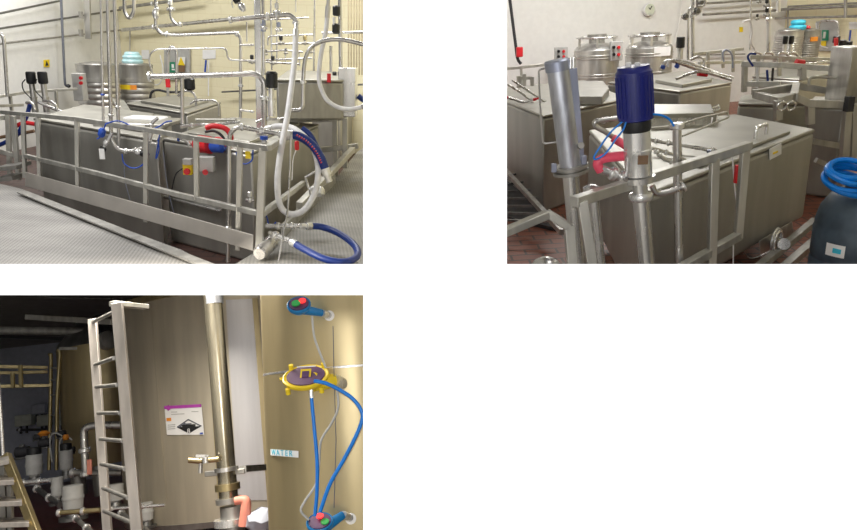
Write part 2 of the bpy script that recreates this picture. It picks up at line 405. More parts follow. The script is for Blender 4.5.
pipe('pipe', 'brown lagged pipe low at the far left edge', [(-3, 138, 10.4), (34, 131, 10.4)], 1.6, 'brown')
pipe('pipe', 'thin bent pipe over the far left corner of the railing', [(26, 103, 9.8), (32, 102), (35, 110)], 1.4)
# paired pumps
for x, l in ((34.5, 'left of the two black topped steel pumps by the white wall'), (46, 'right of the two black topped steel pumps by the white wall')):
    base = P(x+1, 112, 10.2); r = PX(3.2, 10.2); H = (P(x, 84, 10.2)-base).length
    t = thing('pump', base, l, 'pump', 'paired pumps by the white wall')
    part('body', MB().lathe(base, [(0, r*.9), (H*.5, r*.9), (H*.5, r*1.1), (H*.55, r*1.1), (H*.55, r*.8), (H, r*.8)]), 'steel', t)
    part('motor', MB().lathe(base+V((0, 0, H)), [(0, r*1.1), (.02, r*1.35), (PX(10, 10.2), r*1.35), (PX(11, 10.2), r*1.1)]), 'black', t)
    b0 = base+V((-r*1.2, -r, H)); part('cable', MB().sweep(smooth([b0+V((0, 0, .06)), b0+V((-.05, 0, 0)), b0+V((-.04, 0, -.1)), b0+V((.05, 0, -.2))]), .008, 6), 'black', t)
for i, pts in enumerate(([(38, 102, 10), (52, 108), (64, 112), (84, 115), (100, 121)], [(44, 101, 10), (54, 103), (58, 112)], [(78, 120, 9.4), (92, 121), (108, 128)])):
    pipe('tank_pipe', ('curved steel pipe running over the left tank top from the paired pumps', 'short hooked pipe beside the right pump of the pair', 'pale steel pipe along the front edge of the left tank')[i], pts, 1.3, 'steel_pipe', soft=True)
# ribbed containers
def keg(label, x, y0, y1, Y, rpx, mat='steel', ribs=6, band=None):
    base = P(x, y1, Y); H = (P(x, y0, Y)-base).length; r = PX(rpx, Y)
    prof = [(0, r*.95)]
    for k in range(ribs+4):
        z = H*(.1+.07*k); prof += [(z, r), (z+H*.02, r*1.04), (z+H*.05, r*1.04), (z+H*.07, r)]
    prof += [(H*.8, r), (H*.8, r*1.05), (H*.84, r*1.05), (H*.84, r), (H*.95, r), (H, r*1.03), (H, r*.9), (H*.97, r*.85)]
    t = thing('ribbed_container', base, label, 'container', 'ribbed steel containers by the wall')
    part('body', MB().lathe(base, prof, n=40), mat, t)
    part('lid', MB().lathe(base+V((0, 0, H)), [(-.02, r*.86), (.02, r*.8), (.05, r*.3)], n=32), 'steel_dull', t)
    if band:
        for k, (a, c_) in enumerate(band):
            ang = -PI/2 + a; p = base+V((math.cos(ang)*r*1.03, math.sin(ang)*r*1.03, H*.74)); n_ = V((math.cos(ang), math.sin(ang), 0))
            part('label_mark', MB().box(p, .07, .01, .09, (n_.cross(V((0, 0, 1))), n_, V((0, 0, 1)))), c_, t)
    return t, base, H, r
keg('ribbed steel container with a grey control box, nearest the white wall', 105, 65, 146, 13.8, 18)
t, kb, kh, kr = keg('darker ribbed steel container with yellow lettering band and pale coil on top', 141, 65, 146, 14.6, 16, 'steel_dull', band=[(-.62+.16*k, 'yellow' if k < 5 else 'orange') for k in range(7)])
single('coiled_hose', MB().torus(kb+V((0, -.05, kh+.06)), kr*.45, .05).torus(kb+V((0, -.05, kh+.14)), kr*.4, .05).torus(kb+V((0, -.05, kh+.2)), kr*.3, .045), 'pale_blue', 'pale blue coil of tubing on top of the darker ribbed container', 'hose')
c = P(80, 87, 12.8); t = thing('control_box', c, 'grey control box with red buttons beside the ribbed container in the white walled corner', 'control box')
part('box', MB().box(c, PX(9, 12.8), .2, PX(25, 12.8)), 'grey_plastic', t, .01)
for k, m in ((78, 'red'), (83, 'red')):
    part('button', MB().lathe(P(81.5, k, 12.65), [(0, .03), (.04, .03)], V((0, -1, 0)), 14), m, t)
# wall services
def wp(px, py, pl, off): return R.on(px, py, pl, off)
for k, (a, b_, l) in enumerate((((-3, 14), (59, 1), 'dark conduit on the white wall, topmost of three'), ((-3, 29), (122, 9.5), 'steel conduit on the white wall, middle of three'), ((-3, 44), (122, 30), 'steel conduit on the white wall, lowest of three'))):
    pipe('wall_pipe', l, [wp(*a, WL, .1), wp(*b_, WL, .1)], 1, 'steel_dark' if k < 2 else 'steel_dull')
    bpy.data.objects[-1] if False else None
pipe('wall_pipe', 'dark vertical conduit down the white wall ending in a valve', [wp(61, -2, WL, .2), wp(65, 86, WL, .2), wp(70, 86, WL, .2)], 1.1, 'dark_pipe', clamps=(.97,), cmat='black')
single('wall_strut', MB().bar(wp(87, -2, WL, .25), wp(88.5, 39, WL, .25), .12, .05), 'steel', 'flat vertical steel strut carrying the wall pipes', 'strut')
for y in (15, 33): single('pipe_bracket', MB().box(wp(81, y, WL, .2), .05, .1, .14), 'steel_dull', 'small bracket on the wall pipe, %s of two' % ('upper' if y < 20 else 'lower'), 'bracket')
t = sign('warning_sign', 'small yellow hazard sign high on the white wall above the pumps', [(44, 60), (49.5, 59.5), (49.7, 67), (44.2, 67)], WL, 'yellow')
cc = wp(46.8, 63.5, WL, .03)
n_ = WL[1]; ex = n_.cross(V((0, 0, -1))).normalized()
def tri(c, s, n_, th=.004):
    ex = V((0, 0, 1)).cross(n_).normalized(); q = [c-ex*s-V((0, 0, s*.8)), c+ex*s-V((0, 0, s*.8)), c+V((0, 0, s))]
    return MB().prism(q, [p+n_*th for p in q])
def addpart(o, name, mb, mat): return part(name, mb, mat, o)
addpart(t, 'symbol', tri(cc, .05, WL[1]), 'black')
pipe('wall_pipe', 'thick steel pipe along the cream wall rising to the right', [wp(122, 30, WB, .25), wp(232, 19, WB, .25), wp(262, 16.5, WB, .25)], 1.6, clamps=(.25, .8), cmat='steel_bright')
pipe('wall_pipe', 'steel pipe high on the cream wall at the top edge', [wp(120, 8, WB, .3), wp(195, -2, WB, .3)], 1.4, 'steel_dull', clamps=(.2, .45))
pipe('wall_pipe', 'thin conduit dropping from the thick wall pipe behind the ribbed container', [wp(130, 31, WB, .1), wp(130, 70, WB, .1)], .7)
pipe('wall_pipe', 'long thin conduit across the cream wall behind the big horizontal tube', [wp(222, 92, WB, .2), wp(372, 84, WB, .2)], .8, 'steel_dark')
pipe('drop_pipe', 'U shaped steel pipe hanging at the top beside the wall corner', [(124.5, -3, 11.5), (124.5, 12), (129.5, 19.5), (134, 12), (134, -3)], 1.7, bend=.12)
pipe('process_pipe', 'steel pipe with a sight glass dropping then running right to a second drop', [(156, -3, 9.6), (156, 28), (161, 33.5), (175, 35), (236, 32.5), (241, 38), (240.5, 126)], 1.5, clamps=(.06, .2, .55, .8))
single('sight_glass', MB().lathe(P(156, 19, 9.6), [(0, .02), (.02, .035), (.06, .045), (.1, .035), (.12, .02)]), 'steel_bright', 'bulbous sight glass on the dropping steel pipe under the top edge', 'sight glass')
pipe('drop_pipe', 'short steel pipe curving to a tap at the top', [(170, -3, 11), (171, 19), (177, 25), (182, 24)], 1.4, clamps=(.2, .35, .95))
valve('bright valve where the short pipe crosses the wall pipe', 171, 9, 11, 1.8, 'steel_bright')
valve('bright lever valve on the sight glass pipe', 157, 8.5, 9.5, 1.2, 'steel_bright')
pipe('process_pipe', 'thin looped pipe rising from the big tube and running across the notices', [(153, 74, 8.6), (149, 62), (150, 53), (157, 49), (227, 48), (227.5, 60), (262, 61)], .8, bend=.08)
pipe('process_pipe', 'wide horizontal steel tube turning down to the railing beside the tall column', [(150, 76.5, 7.6), (200, 75.5), (255, 73.5), (264, 80), (264.5, 131)], 2.6, clamps=(.8,), flanges=(.0,))
pipe('process_pipe', 'inverted U pipe standing above the wide horizontal tube', [(168, 96, 8.9), (168, 51), (172, 45.5), (176.5, 51), (176.5, 94)], 1.3, bend=.1)
pipe('support_pipe', 'vertical pipe under the wide horizontal tube', [(182, 78, 7.7), (182.5, 124)], 1.7)
# left foreground vertical pipes
pipe('drop_pipe', 'thin vertical pipe ending at the black valve, leftmost of three drops', [(101, -3, 7.3), (103.5, 134)], 1.2, clamps=(.7,), cmat='blue')
pipe('drop_pipe', 'vertical pipe ending in a U bend, middle of three drops', [(107.5, -3, 7.4), (111.5, 140), (117, 149), (126, 151)], 1.7, clamps=(.72,))
pipe('drop_pipe', 'vertical pipe over the left tank, rightmost of three drops', [(114.5, -3, 7.5), (118.5, 128), (119, 147)], 1.7, clamps=(.72,), cmat='steel_bright')
pipe('process_pipe', 'steel pipe joining the U bend to the black seat valve', [(126, 151, 7.3), (134, 151), (143, 148)], 1.8, clamps=(.0, .6))
valve('black headed seat valve at the foot of the leftmost drop pipe', 106, 143, 7.1, 2.6, lean=V((-.5, -.3, -1)), side=False)
valve('black headed seat valve beside the U bend over the railing', 138, 152, 7.0, 2.8, lean=V((1, -.4, -.15)), side=False)
single('valve_tag', MB().box(P(102, 154, 7.0), PX(5, 7), .01, PX(10, 7)), 'paper', 'white paper tag hanging below the black valve', 'tag')
pipe('process_pipe', 'bright slanted pipe between the black valve and the tank edge', [(112, 133, 7.0), (108, 141)], 1.7, 'steel_bright')
pipe('process_pipe', 'bright bent pipe rising from the right black valve', [(158, 118, 7.2), (152, 124), (151, 136), (146, 146)], 1.6, 'steel_bright', soft=True, clamps=(.3, .8))
for i, pts in enumerate(([(105, 124, 6.95), (118, 121), (132, 126), (146, 131)], [(122, 154, 6.9), (124, 163), (132, 168), (141, 166), (146, 158), (147, 140)], [(146, 131, 6.9), (158, 127), (166, 122), (172, 121)], [(158, 140, 6.9), (159, 150), (156, 158), (160, 132)], [(97, 139, 6.9), (101, 136), (104, 128), (106, 124)])):
    pipe('air_line', ('blue air line looping across the tops of the left drop pipes', 'blue air line sagging below the right black valve', 'blue air line running right to the tank gap', 'blue air line knotted beside the bright bent pipe', 'blue air line at the leftmost drop pipe')[i], pts, .65, 'blue', 'air line', soft=True, n=8)
single('hose_cuff', MB().lathe(P(101, 137, 6.9), [(0, .02), (.02, .035), (.07, .035), (.09, .02)], V((.3, 0, 1))), 'blue', 'blue fitting above the black valve on the leftmost drop', 'fitting')
# pipes between tanks, in gap
for i, (x0, x1) in enumerate(((154, 153), (160, 160))):
    pipe('drop_pipe', ('left', 'right')[i]+' of two vertical pipes in the gap between the near tanks', [(x0, 136, 7.5), (x1, 225, 7.5)], 1.3)
for i, (x0, y0, x1, y1, l) in enumerate(((124, 160, 130, 200, 'thin grey cable leaning down the left tank front'), (163, 150, 176, 222, 'thin grey cable hanging in the tank gap'), (196, 190, 214, 220, 'thin grey cable leaning under the red pump'))):
    pipe('cable', l, [(x0, y0, 7.2), ((x0+x1)/2-2, (y0+y1)/2, 7.2), (x1, y1, 7.2)], .5, 'steel_blue', 'cable', soft=True, n=6)
single('bracket_stand', MB().bar(P(136, 176, 7.9), P(163, 160, 7.9), .05).bar(P(136, 198, 7.9), P(163, 178, 7.9), .05).bar(P(146, 140, 7.9), P(146, 222, 7.9), .05).bar(P(163, 140, 7.9), P(163, 222, 7.9), .05), 'steel_dark', 'dark steel bracket frame in the gap between the near tanks', 'frame')
# red pump & emergency stop
c = P(195, 145, 6.95); r = PX(8, 6.95)
t = thing('pump', c, 'red and blue pump head behind the railing above the emergency stop', 'pump')
part('motor', MB().lathe(c+V((-.02, .1, 0)), [(0, r*.8), (.03, r*1.05), (.18, r*1.05), (.2, r*.7)], V((1, -.45, 0))), 'red', t)
part('casing', MB().lathe(c+V((.16, .0, 0)), [(0, r*.6), (.02, r*.8), (.12, r*.75), (.15, r*.4)], V((1, -.2, 0))), 'blue', t)
part('volute', MB().torus(c+V((.24, -.02, .02)), r*.6, r*.3, V((0, 1, .1))), 'red', t)
pipe('hose', 'red hose arching from the red pump to the right', [(206, 128, 7.1), (214, 126), (226, 129), (231, 138), (226, 147), (215, 149)], 2.6, 'red', 'hose', soft=True)
pipe('hose', 'short dark blue and black hose inside the red arch', [(205, 132, 7.05), (214, 131), (222, 136), (226, 144)], 1.3, 'black_rubber', 'hose', soft=True)
pipe('process_pipe', 'short steel pipe feeding the red pump from the left', [(179, 138, 7), (186, 140), (190, 145)], 1.8, soft=True, flanges=(0,), cmat='blue')
c = P(188, 169, 6.75); t = thing('emergency_stop', c, 'yellow box with a round red emergency stop button on the railing post', 'emergency stop')
part('box', MB().box(c, PX(8.5, 6.7), .06, PX(11, 6.7)), 'yellow', t, .006)
part('cover', MB().box(P(188, 161.5, 6.75), PX(8.5, 6.7), .07, PX(6, 6.7)), 'grey_plastic', t, .006)
part('button', MB().lathe(P(188, 171, 6.7), [(0, .012), (.02, .012), (.02, .032), (.045, .03)], V((0, -1, 0))), 'red', t)
pipe('cable', 'black cable curving down from the emergency stop', [(183, 168, 6.8), (176, 174), (173, 184), (171, 196)], .6, 'black', 'cable', soft=True)
c = P(206, 170, 6.8); t = thing('junction_box', c, 'clear grey junction box with a red knob beside the emergency stop', 'junction box')
part('box', MB().box(P(207, 164, 6.8), PX(15, 6.8), .08, PX(15, 6.8)), 'grey_plastic', t, .01)
part('knob', MB().lathe(P(205, 172, 6.75), [(0, .015), (.03, .028), (.06, .025)], V((.4, -1, .1))), 'red', t)
# pipe U at railing right
pipe('process_pipe', 'steel pipe arching over the top rail and dropping beside the railing post', [(244, 128, 6.6), (237, 127), (230, 133), (229, 145), (229, 195), (228, 262)], 2.1, bend=.1, clamps=(.75,))
pipe('process_pipe', 'steel pipe with ferrules running along the top rail to the blue sleeved hose', [(242, 127, 6.4), (262, 131), (284, 134.5)], 2.2, clamps=(.0, .5, .95), flanges=(.45,))
pipe('support_pipe', 'vertical pipe at the railing corner with blue seal', [(264.5, 134, 6.35), (262, 190), (261.5, 256)], 1.8, clamps=(.06, .7, .85), cmat='steel_bright')
single('pipe_seal', MB().lathe(P(264, 139.5, 6.33), [(0, .035), (.03, .035)]), 'blue', 'blue seal ring where the corner pipe meets the top rail', 'seal')
t = pipe('handle_rail', 'low rounded pipe rail in front of the near tank', [(82, 177, 8.4), (150, 193, 7.6), (219, 211, 7.0), (222, 209, 7.0), (221, 206, 7.0)], 1.0, bend=.03)
# big column
p = path([(258, -4, 7.8), (260.5, 134, 7.8)])
t = single('support_column', MB().bar(p[0], p[1], PX(6.5, 7.8)), 'steel_bright', 'tall square bright steel column rising through the pipework', 'column', bevel=.01)
pipe('drop_pipe', 'vertical pipe on the right of the tall square column', [(263, -3, 7.5), (264, 75, 7.5)], 1.5, clamps=(.35, .42), cmat='steel_blue')
pipe('cross_pipe', 'short horizontal pipe between the dropping pipe and the column', [(240, 45, 8.2), (254, 45, 8.2)], 1.0)
pipe('cross_pipe', 'low horizontal pipe between the dropping pipe and the column', [(240, 110, 8.2), (254, 112, 8.2)], 1.0)
pipe('process_pipe', 'steel manifold pipe at the top joining the white hose', [(229, 20, 7.2), (258, 17), (290, 14.5), (296, 20), (296, 31)], 2.0, clamps=(.02, .5, .62, .9), bend=.12)
valve('black headed valve at the top left of the manifold pipe', 242, 7, 7.2, 3.0, lean=V((-.6, 0, .8)), side=False)
pipe('cable', 'looped black cable around the black headed valve at the top', [(233, 8, 7.2), (232, 2), (236, -3)], .5, 'steel_bright', 'cable', soft=True)
valve('bright round valve on the manifold pipe by the column', 277, 12, 7.2, 1.8, 'steel_bright')
valve('blue capped valve on the pipe cluster behind the manifold', 279, 30, 8.6, 1.6, 'steel_blue')
valve('blue ringed joint beside the tall square column', 264, 28, 7.4, 1.6, 'steel_blue')
# white hoses
pipe('white_hose', 'white hose falling from the manifold and looping round to the top rail', [(296, 30, 6.9), (294.5, 60, 6.8), (291, 90, 6.6), (287, 118, 6.4), (281, 150, 6.2), (277.5, 180, 6.1), (280, 205, 6.1), (290, 214, 6.1), (304, 210, 6.1), (315, 192, 6.2), (318, 168, 6.4), (312, 146, 6.5), (296, 130, 6.6), (280, 126, 6.7), (266, 129, 6.7)], 2.7, 'white_plastic', 'hose', soft=True, ends=('steel_bright', 12))
pipe('white_hose', 'white hose hanging from the top edge and curving off to the right', [(328, 6, 7.4), (326, 30), (321, 55), (319, 75), (321, 88), (328, 101), (340, 108), (353, 109), (372, 104)], 2.1, 'white_plastic', 'hose', soft=True, ends=('steel_pipe', 20))
pipe('process_pipe', 'steel arched pipe with a hooked foot in front of the deep vat', [(289, 110, 7.0), (298, 110), (302.5, 106), (303, 92), (304, 68), (307, 54), (314, 45), (328, 40), (344, 40), (366, 45)], 1.9, soft=True, clamps=(.3,))
pipe('hose', 'thick blue sleeved hose with red print arching down at the right of the railing', [(286, 135, 6.4), (298, 136), (311, 144), (321, 158), (327, 175)], 4.2, 'blue_hose', 'hose', soft=True, ends=('steel_bright', 14))
h = path([(298, 134, 6.2), (309, 141), (318, 152), (323, 163)]); hs = smooth(h, 10)
ho = bpy.data.objects[[o.name for o in bpy.data.objects if o.get('label', '').startswith('thick blue sleeved')][0]]
for k in range(0, len(hs)-2, 2): part('print_mark', MB().bar(hs[k]+V((0, -.06, .0)), hs[k]+(hs[k+1]-hs[k])*.8+V((0, -.06, .0)), .03, .012), 'red', ho)
pipe('hose', 'second blue hose behind the white loop at the right of the near tank', [(302, 128, 7.1), (310, 135), (316, 146), (320, 156)], 2.8, 'blue_hose', 'hose', soft=True)
pipe('hose', 'blue hose lying in a loop on the right hand deck', [(306, 226, 5.9), (322, 227, 6.0), (340, 234, 5.9), (355, 246, 5.7), (357, 256, 5.5), (345, 262, 5.3), (325, 259, 5.3), (306, 250, 5.4), (292, 242, 5.5)], 3.4, 'blue_hose', 'hose', soft=True, ends=('steel_bright', 12))
pipe('process_pipe', 'bright steel pipe end feeding the looped blue hose on the deck', [(266, 226, 5.9), (306, 226, 5.9)], 2.3, 'steel_bright', clamps=(.3, .65))
pipe('process_pipe', 'short bright pipe stub at the lower end of the looped blue hose', [(270, 233, 5.7), (290, 241, 5.5)], 2.6, 'steel_bright', clamps=(.3,))
c = P(259, 254, 5.5); d = P(275, 239, 5.8)-c
single('pump_motor', MB().lathe(c, [(0, .02), (.0, .05), (.02, .062), (d.length*.8, .062), (d.length*.85, .045), (d.length, .04)], d, 24), 'steel_pipe', 'round ended steel pump cylinder at the foot of the railing corner', 'pump')
pipe('lean_pole', 'thin steel pole leaning against the white hose loop', [(291, 135, 6.0), (290, 170, 5.9), (288, 208, 5.7), (278.5, 262, 5.4)], .9, 'steel_pipe', 'pole')
t = pipe('hanging_cable', 'thin cable with a red grip hanging beside the blue sleeved hose', [(297, 141, 6.2), (296, 150), (293, 160), (292, 180)], .5, 'white_plastic', 'cable', soft=True)
single('grip', MB().lathe(P(297, 150, 6.15), [(0, .015), (.01, .02), (.07, .02), (.08, .012)]), 'red', 'small red grip hanging beside the blue sleeved hose', 'handle')
c = P(310, 192, 6.6)
t = thing('outlet_valve', c, 'bright steel outlet valve low on the right side of the near tank', 'valve')
part('body', MB().lathe(c, [(0, .03), (.02, .05), (.12, .05), (.14, .03)], V((1, -.1, .1))), 'steel_bright', t)
part('stem', MB().sweep([c+V((0, 0, 0)), c+V((-.04, 0, .14)), c+V((.05, 0, .2))], .012, 8), 'steel_bright', t)
valve('brass and steel sensor valve by the corner of the railing', 250, 200, 6.6, 2.0, 'steel_bright')
single('name_tag', MB().box(P(248, 155, 6.3), PX(5, 6.3), .01, PX(7, 6.3)), 'yellow', 'small yellow tag on a blue loop below the top rail', 'tag')
pipe('air_line', 'blue loop of air line holding the yellow tag', [(236, 152, 6.35), (239, 160), (245, 164), (252, 160), (253, 150)], .7, 'blue', 'air line', soft=True)
pipe('air_line', 'blue air line tangled behind the deck hose fittings', [(258, 214, 6.2), (262, 222), (266, 215), (270, 228), (276, 222)], .6, 'blue', 'air line', soft=True)
# low pipes under kick plate
for i, (a, b_) in enumerate((((160, 232), (200, 246)), ((86, 204), (112, 216)))):
    pipe('floor_pipe', ('short bright floor pipe seen under the right part of the kick plate', 'short bright floor pipe seen under the left part of the kick plate')[i], [(*a, 8.8), (*b_, 8.8)], 2.2, 'steel_bright', clamps=(.2, .8))
# back wall fittings
single('notice_board', quadplate([(164, 50), (189.5, 49), (189.5, 79), (164, 80)], WB, .06, .04), 'grey_plastic', 'grey framed board on the cream wall behind the inverted U pipe', 'board')
t = sign('safety_sign', 'green and white safety sign on the grey framed board', [(169.5, 62), (176.5, 62), (176.5, 72.5), (169.5, 72.5)], WB, 'green', off=.1)
addpart(t, 'symbol', MB().box(R.on(173, 66, WB, .105), .06, .01, .08).box(R.on(174, 69.5, WB, .105), .1, .01, .03), 'paper')
t = sign('warning_sign', 'white panel with a yellow warning triangle on the grey framed board', [(177.5, 57), (185, 57), (185, 64.5), (177.5, 64.5)], WB, 'paper', off=.1)
addpart(t, 'triangle', tri(R.on(181.2, 61.5, WB, .105), .1, WB[1]), 'yellow')
sign('instruction_card', 'brown card below the yellow warning triangle', [(178.5, 65), (184.5, 65), (184.5, 72), (178.5, 72)], WB, 'brown', off=.1)
sign('notice', 'white notice sheet above the red tipped hose near the ribbed containers', [(141.5, 50), (149, 50), (149, 59), (141.5, 59)], WB)
sign('notice', 'white notice sheet on the cream wall above the blue tube', [(202.5, 50), (215.5, 49.5), (215.5, 58.5), (202.5, 59)], WB)
pipe('wall_tube', 'blue tube hanging below the right white notice', [wp(206, 60, WB, .08), wp(205, 72, WB, .08)], .9, 'blue', n=8)
pipe('wall_tube', 'thin pale conduit beside the blue tube', [wp(208.5, 60, WB, .08), wp(208.5, 96, WB, .08)], .6, 'white_plastic', n=8)
pipe('wall_tube', 'white cable loop beside the grey framed board', [wp(150, 74, WB, .3), wp(153, 84, WB, .3), wp(160, 83, WB, .3), wp(163, 70, WB, .3), wp(160, 55, WB, .3)], .5, 'white_plastic', 'cable', soft=True, n=8)
# clutter behind the wide tube
single('pump_motor', MB().lathe(P(190, 90, 9.6), [(0, .05), (.02, .07), (.14, .07), (.16, .05)]), 'black', 'black motor behind the wide horizontal tube', 'motor')
single('pump_motor', MB().lathe(P(184, 88, 9.8), [(0, .03), (.02, .045), (.1, .045), (.12, .03)]), 'steel_dark', 'small dark motor left of the black motor', 'motor')
pipe('hose', 'dark hose hooked over the rear tank beside the ribbed container', [(150, 98, 9.8), (152, 92), (158, 90), (168, 92), (180, 92)], 1.1, 'black_rubber', 'hose', soft=True)
pipe('process_pipe', 'curved thin pipe on the rear tank top behind the wide tube', [(178, 96, 9.6), (184, 91), (192, 92), (196, 98), (196, 106)], 1.2, soft=True)
pipe('process_pipe', 'thin rail pipe over the rear tank top running right', [(190, 104, 9.4), (196, 100), (214, 100), (219, 104), (219, 116)], .8)
single('tag', MB().box(P(168, 83, 8.8), PX(4, 8.8), .02, PX(8, 8.8)), 'red', 'red tag on the inverted U pipe', 'tag')
# near tank top services
pipe('process_pipe', 'steel pipe lying along the back edge of the near tank top', [(180, 127, 7.6), (200, 124, 7.7), (214, 125, 7.7), (240, 122, 7.8)], 1.5, clamps=(.2, .6))
pipe('process_pipe', 'pale pipe on the near tank top beside the railing corner', [(196, 120, 8.0), (218, 120), (236, 120)], 1.8, 'tank_top')
single('tank_box', MB().box(P(146, 120, 8.6), .45, .3, .08), 'white_plastic', 'white plastic box on the edge of the left tank top', 'box', bevel=.02)
# right rear pipework grid
G = 'back pipework grid by the cream wall'
grid = [([(262, 20, 12), (309, 17.5)], .7, 'high thin pipe of the wall pipework right of the column'), ([(268, 38, 12), (268, 47), (268, 36), (313, 34.5)], .8, 'upper level pipe of the wall pipework right of the column'),
        ([(272, 44, 12), (325, 43)], .9, 'second level pipe of the wall pipework, at the round black valve'), ([(262, 52, 12), (285, 50), (303, 52)], .8, 'third level pipe of the wall pipework, with small taps'),
        ([(266, 60, 12), (312, 58)], .9, 'fourth level pipe of the wall pipework, with small taps'), ([(236, 60, 12.2), (300, 64)], .9, 'lowest level pipe of the wall pipework, behind the column'),
        ([(271, -3, 12.4), (272, 70)], .9, 'left upright of the wall pipework near the column'), ([(277, -3, 12.4), (277, 64)], .8, 'second upright of the wall pipework from the column'),
        ([(315, -3, 12.5), (314, 78)], 1.0, 'grey upright pipe behind the hanging white hose'), ([(285, 50, 12), (286, 62)], .7, 'short upright between the lower levels of the wall pipework'),
        ([(299, 50, 12), (300, 66)], .7, 'short right hand upright between the lower levels of the wall pipework'),
        ([(247, 22, 11.5), (247, 42)], .8, 'short drop below the manifold pipe at the left of the column'), ([(296, -2, 12.3), (296, 12)], .6, 'short thin pipe above the manifold elbow'),
        ([(322, 33, 11), (372, 32, 11)], 1.2, 'level pipe at the right behind the arched pipe'), ([(340, -3, 9.5), (341, 72)], 2.0, 'thick upright pipe at the right beside the two black motors'), ([(331, 46, 9.5), (331, 72)], 1.4, 'upright pipe stub under the arched pipe')]
for pts, r, l in grid: pipe('wall_pipe', l, pts, r, 'steel_pipe')
for x, y, l in ((281, 43, 'round black handled valve on the wall pipework'), (273, 63, 'black handled valve at the lowest level of the wall pipework'), (252, 62, 'black handled valve just left of the tall column'), (305, 43, 'brass coloured valve on the wall pipework beside the arched pipe')):
    valve(l, x, y, 11.9, 1.5, 'black' if x != 305 else 'brass', 'steel_dull')
for i, (x, y) in enumerate(((266, 54), (286, 53), (311, 52))):
    valve(('left', 'middle', 'right')[i]+' one of three small taps on the third level of the wall pipework', x, y, 11.9, 1.0, 'steel_dark', 'steel_dull')
for k in range(7):
    x = 348.5+k*2.7; pipe('tan_pipe', 'thin tan vertical pipe in the bundle at the right edge', [(x, -3, 12.2), (x, 75, 12.2)], .75, 'tan_pipe', group='bundle of tan vertical pipes at the right edge', n=8)
for (x, y, l) in ((336.5, 11, 'upper black motor on the uprights at the right'), (336, 29, 'lower black motor on the uprights at the right')):
    c = P(x, y, 9.2); single('pump_motor', MB().lathe(c-V((0, 0, .06)), [(0, .03), (.015, .048), (.11, .048), (.125, .03)]), 'black', l, 'motor')
pipe('hose', 'pale upright hose between the two black motors at the right', [(334, 17, 9.2), (334.5, 26)], 1.4, 'white_plastic', 'hose')
for x, l in ((334.5, 'left small black knob on the pale cabinet'), (340, 'right small black knob on the pale cabinet')):
    single('knob', MB().lathe(P(x, 76, 10.1), [(0, .03), (.05, .03), (.06, .02)]), 'black', l, 'knob')
single('tag', MB().box(P(329, 78, 9.0), PX(3.5, 9), .02, PX(8, 9)), 'red', 'red tag beside the pale cabinet at the right', 'tag')
pipe('hose', 'blue hose end at the right edge below the white hose', [(358, 96, 9.4), (362, 99), (370, 104)], 2.6, 'blue_hose', 'hose', soft=True)
# rail motor near column
c = P(272, 100, 7.6)
t = thing('pump', c, 'black headed steel pump standing beside the tall column', 'pump')
part('motor', MB().lathe(P(272, 88, 7.6), [(0, .05), (.01, .062), (.15, .062), (.17, .045)]), 'black', t)
part('body', MB().lathe(P(272, 116, 7.6), [(0, .045), (.16, .045), (.16, .03), (.3, .03)]), 'steel_bright', t)
pipe('process_pipe', 'cluster pipe at the foot of the black headed pump by the column', [(256, 122, 7.6), (266, 118), (276, 120), (288, 117)], 1.4, clamps=(.4, .7))
pipe('pipe', 'far left curved steel pipe rising beside the white wall', [(-4, 33, 9.8), (2, 34), (4, 40), (7.5, 96)], 1.6, bend=.1)
# ================================================================== ROOM 2 (upper right)
setroom(R2)
FLZ = -.32
wl_, wc_, wr_ = P(450, 60, 15.0), P(781, 60, 17), P(872, 60, 15.5)
for q in (wl_, wc_, wr_): q.z = 0
W2A, W2B = plane(wl_, wc_), plane(wc_, wr_)
structure('wall_back', wallbox(wl_, wc_, FLZ, 4.3, .1, W2A), 'white_wall')
b = mesh_obj('wall_back', wallbox(V((0, 0, 0)), V(((wr_-wc_).length, 0, 0)), FLZ, 4.3, .1, (0, V((0, -1, 0)))), 'cream_block', origin=V((0, 0, 0)))
b.matrix_world = R2.W @ Matrix.Translation(wc_) @ Matrix.Rotation(math.atan2(wr_.y-wc_.y, wr_.x-wc_.x), 4, 'Z'); b['kind'] = 'structure'
fq = [R.fl(452, 480, FLZ), R.fl(900, 480, FLZ), V((wr_.x, wr_.y, FLZ)), V((wc_.x, wc_.y, FLZ)), V((wl_.x, wl_.y, FLZ))]
structure('floor', MB().prism([p-V((0, 0, .08)) for p in fq], fq), 'red_tile')
structure('wall_left', wallbox(V((fq[0].x, fq[0].y, 0)), wl_, FLZ, 4.3, .08, plane(V((fq[0].x, fq[0].y, 0)), wl_)), 'white_wall')
structure('wall_right', wallbox(V((fq[1].x, fq[1].y, 0)), wr_, FLZ, 4.3, .08, plane(V((fq[1].x, fq[1].y, 0)), wr_)), 'cream_block')
cq = [V((-.2, 2.6, 4.3)), V((11.5, 2.6, 4.3)), V((11.5, 17, 4.3)), V((-.2, 17, 4.3))]
structure('ceiling', MB().prism(cq, [p+V((0, 0, .1)) for p in cq]), 'ceiling_grey')
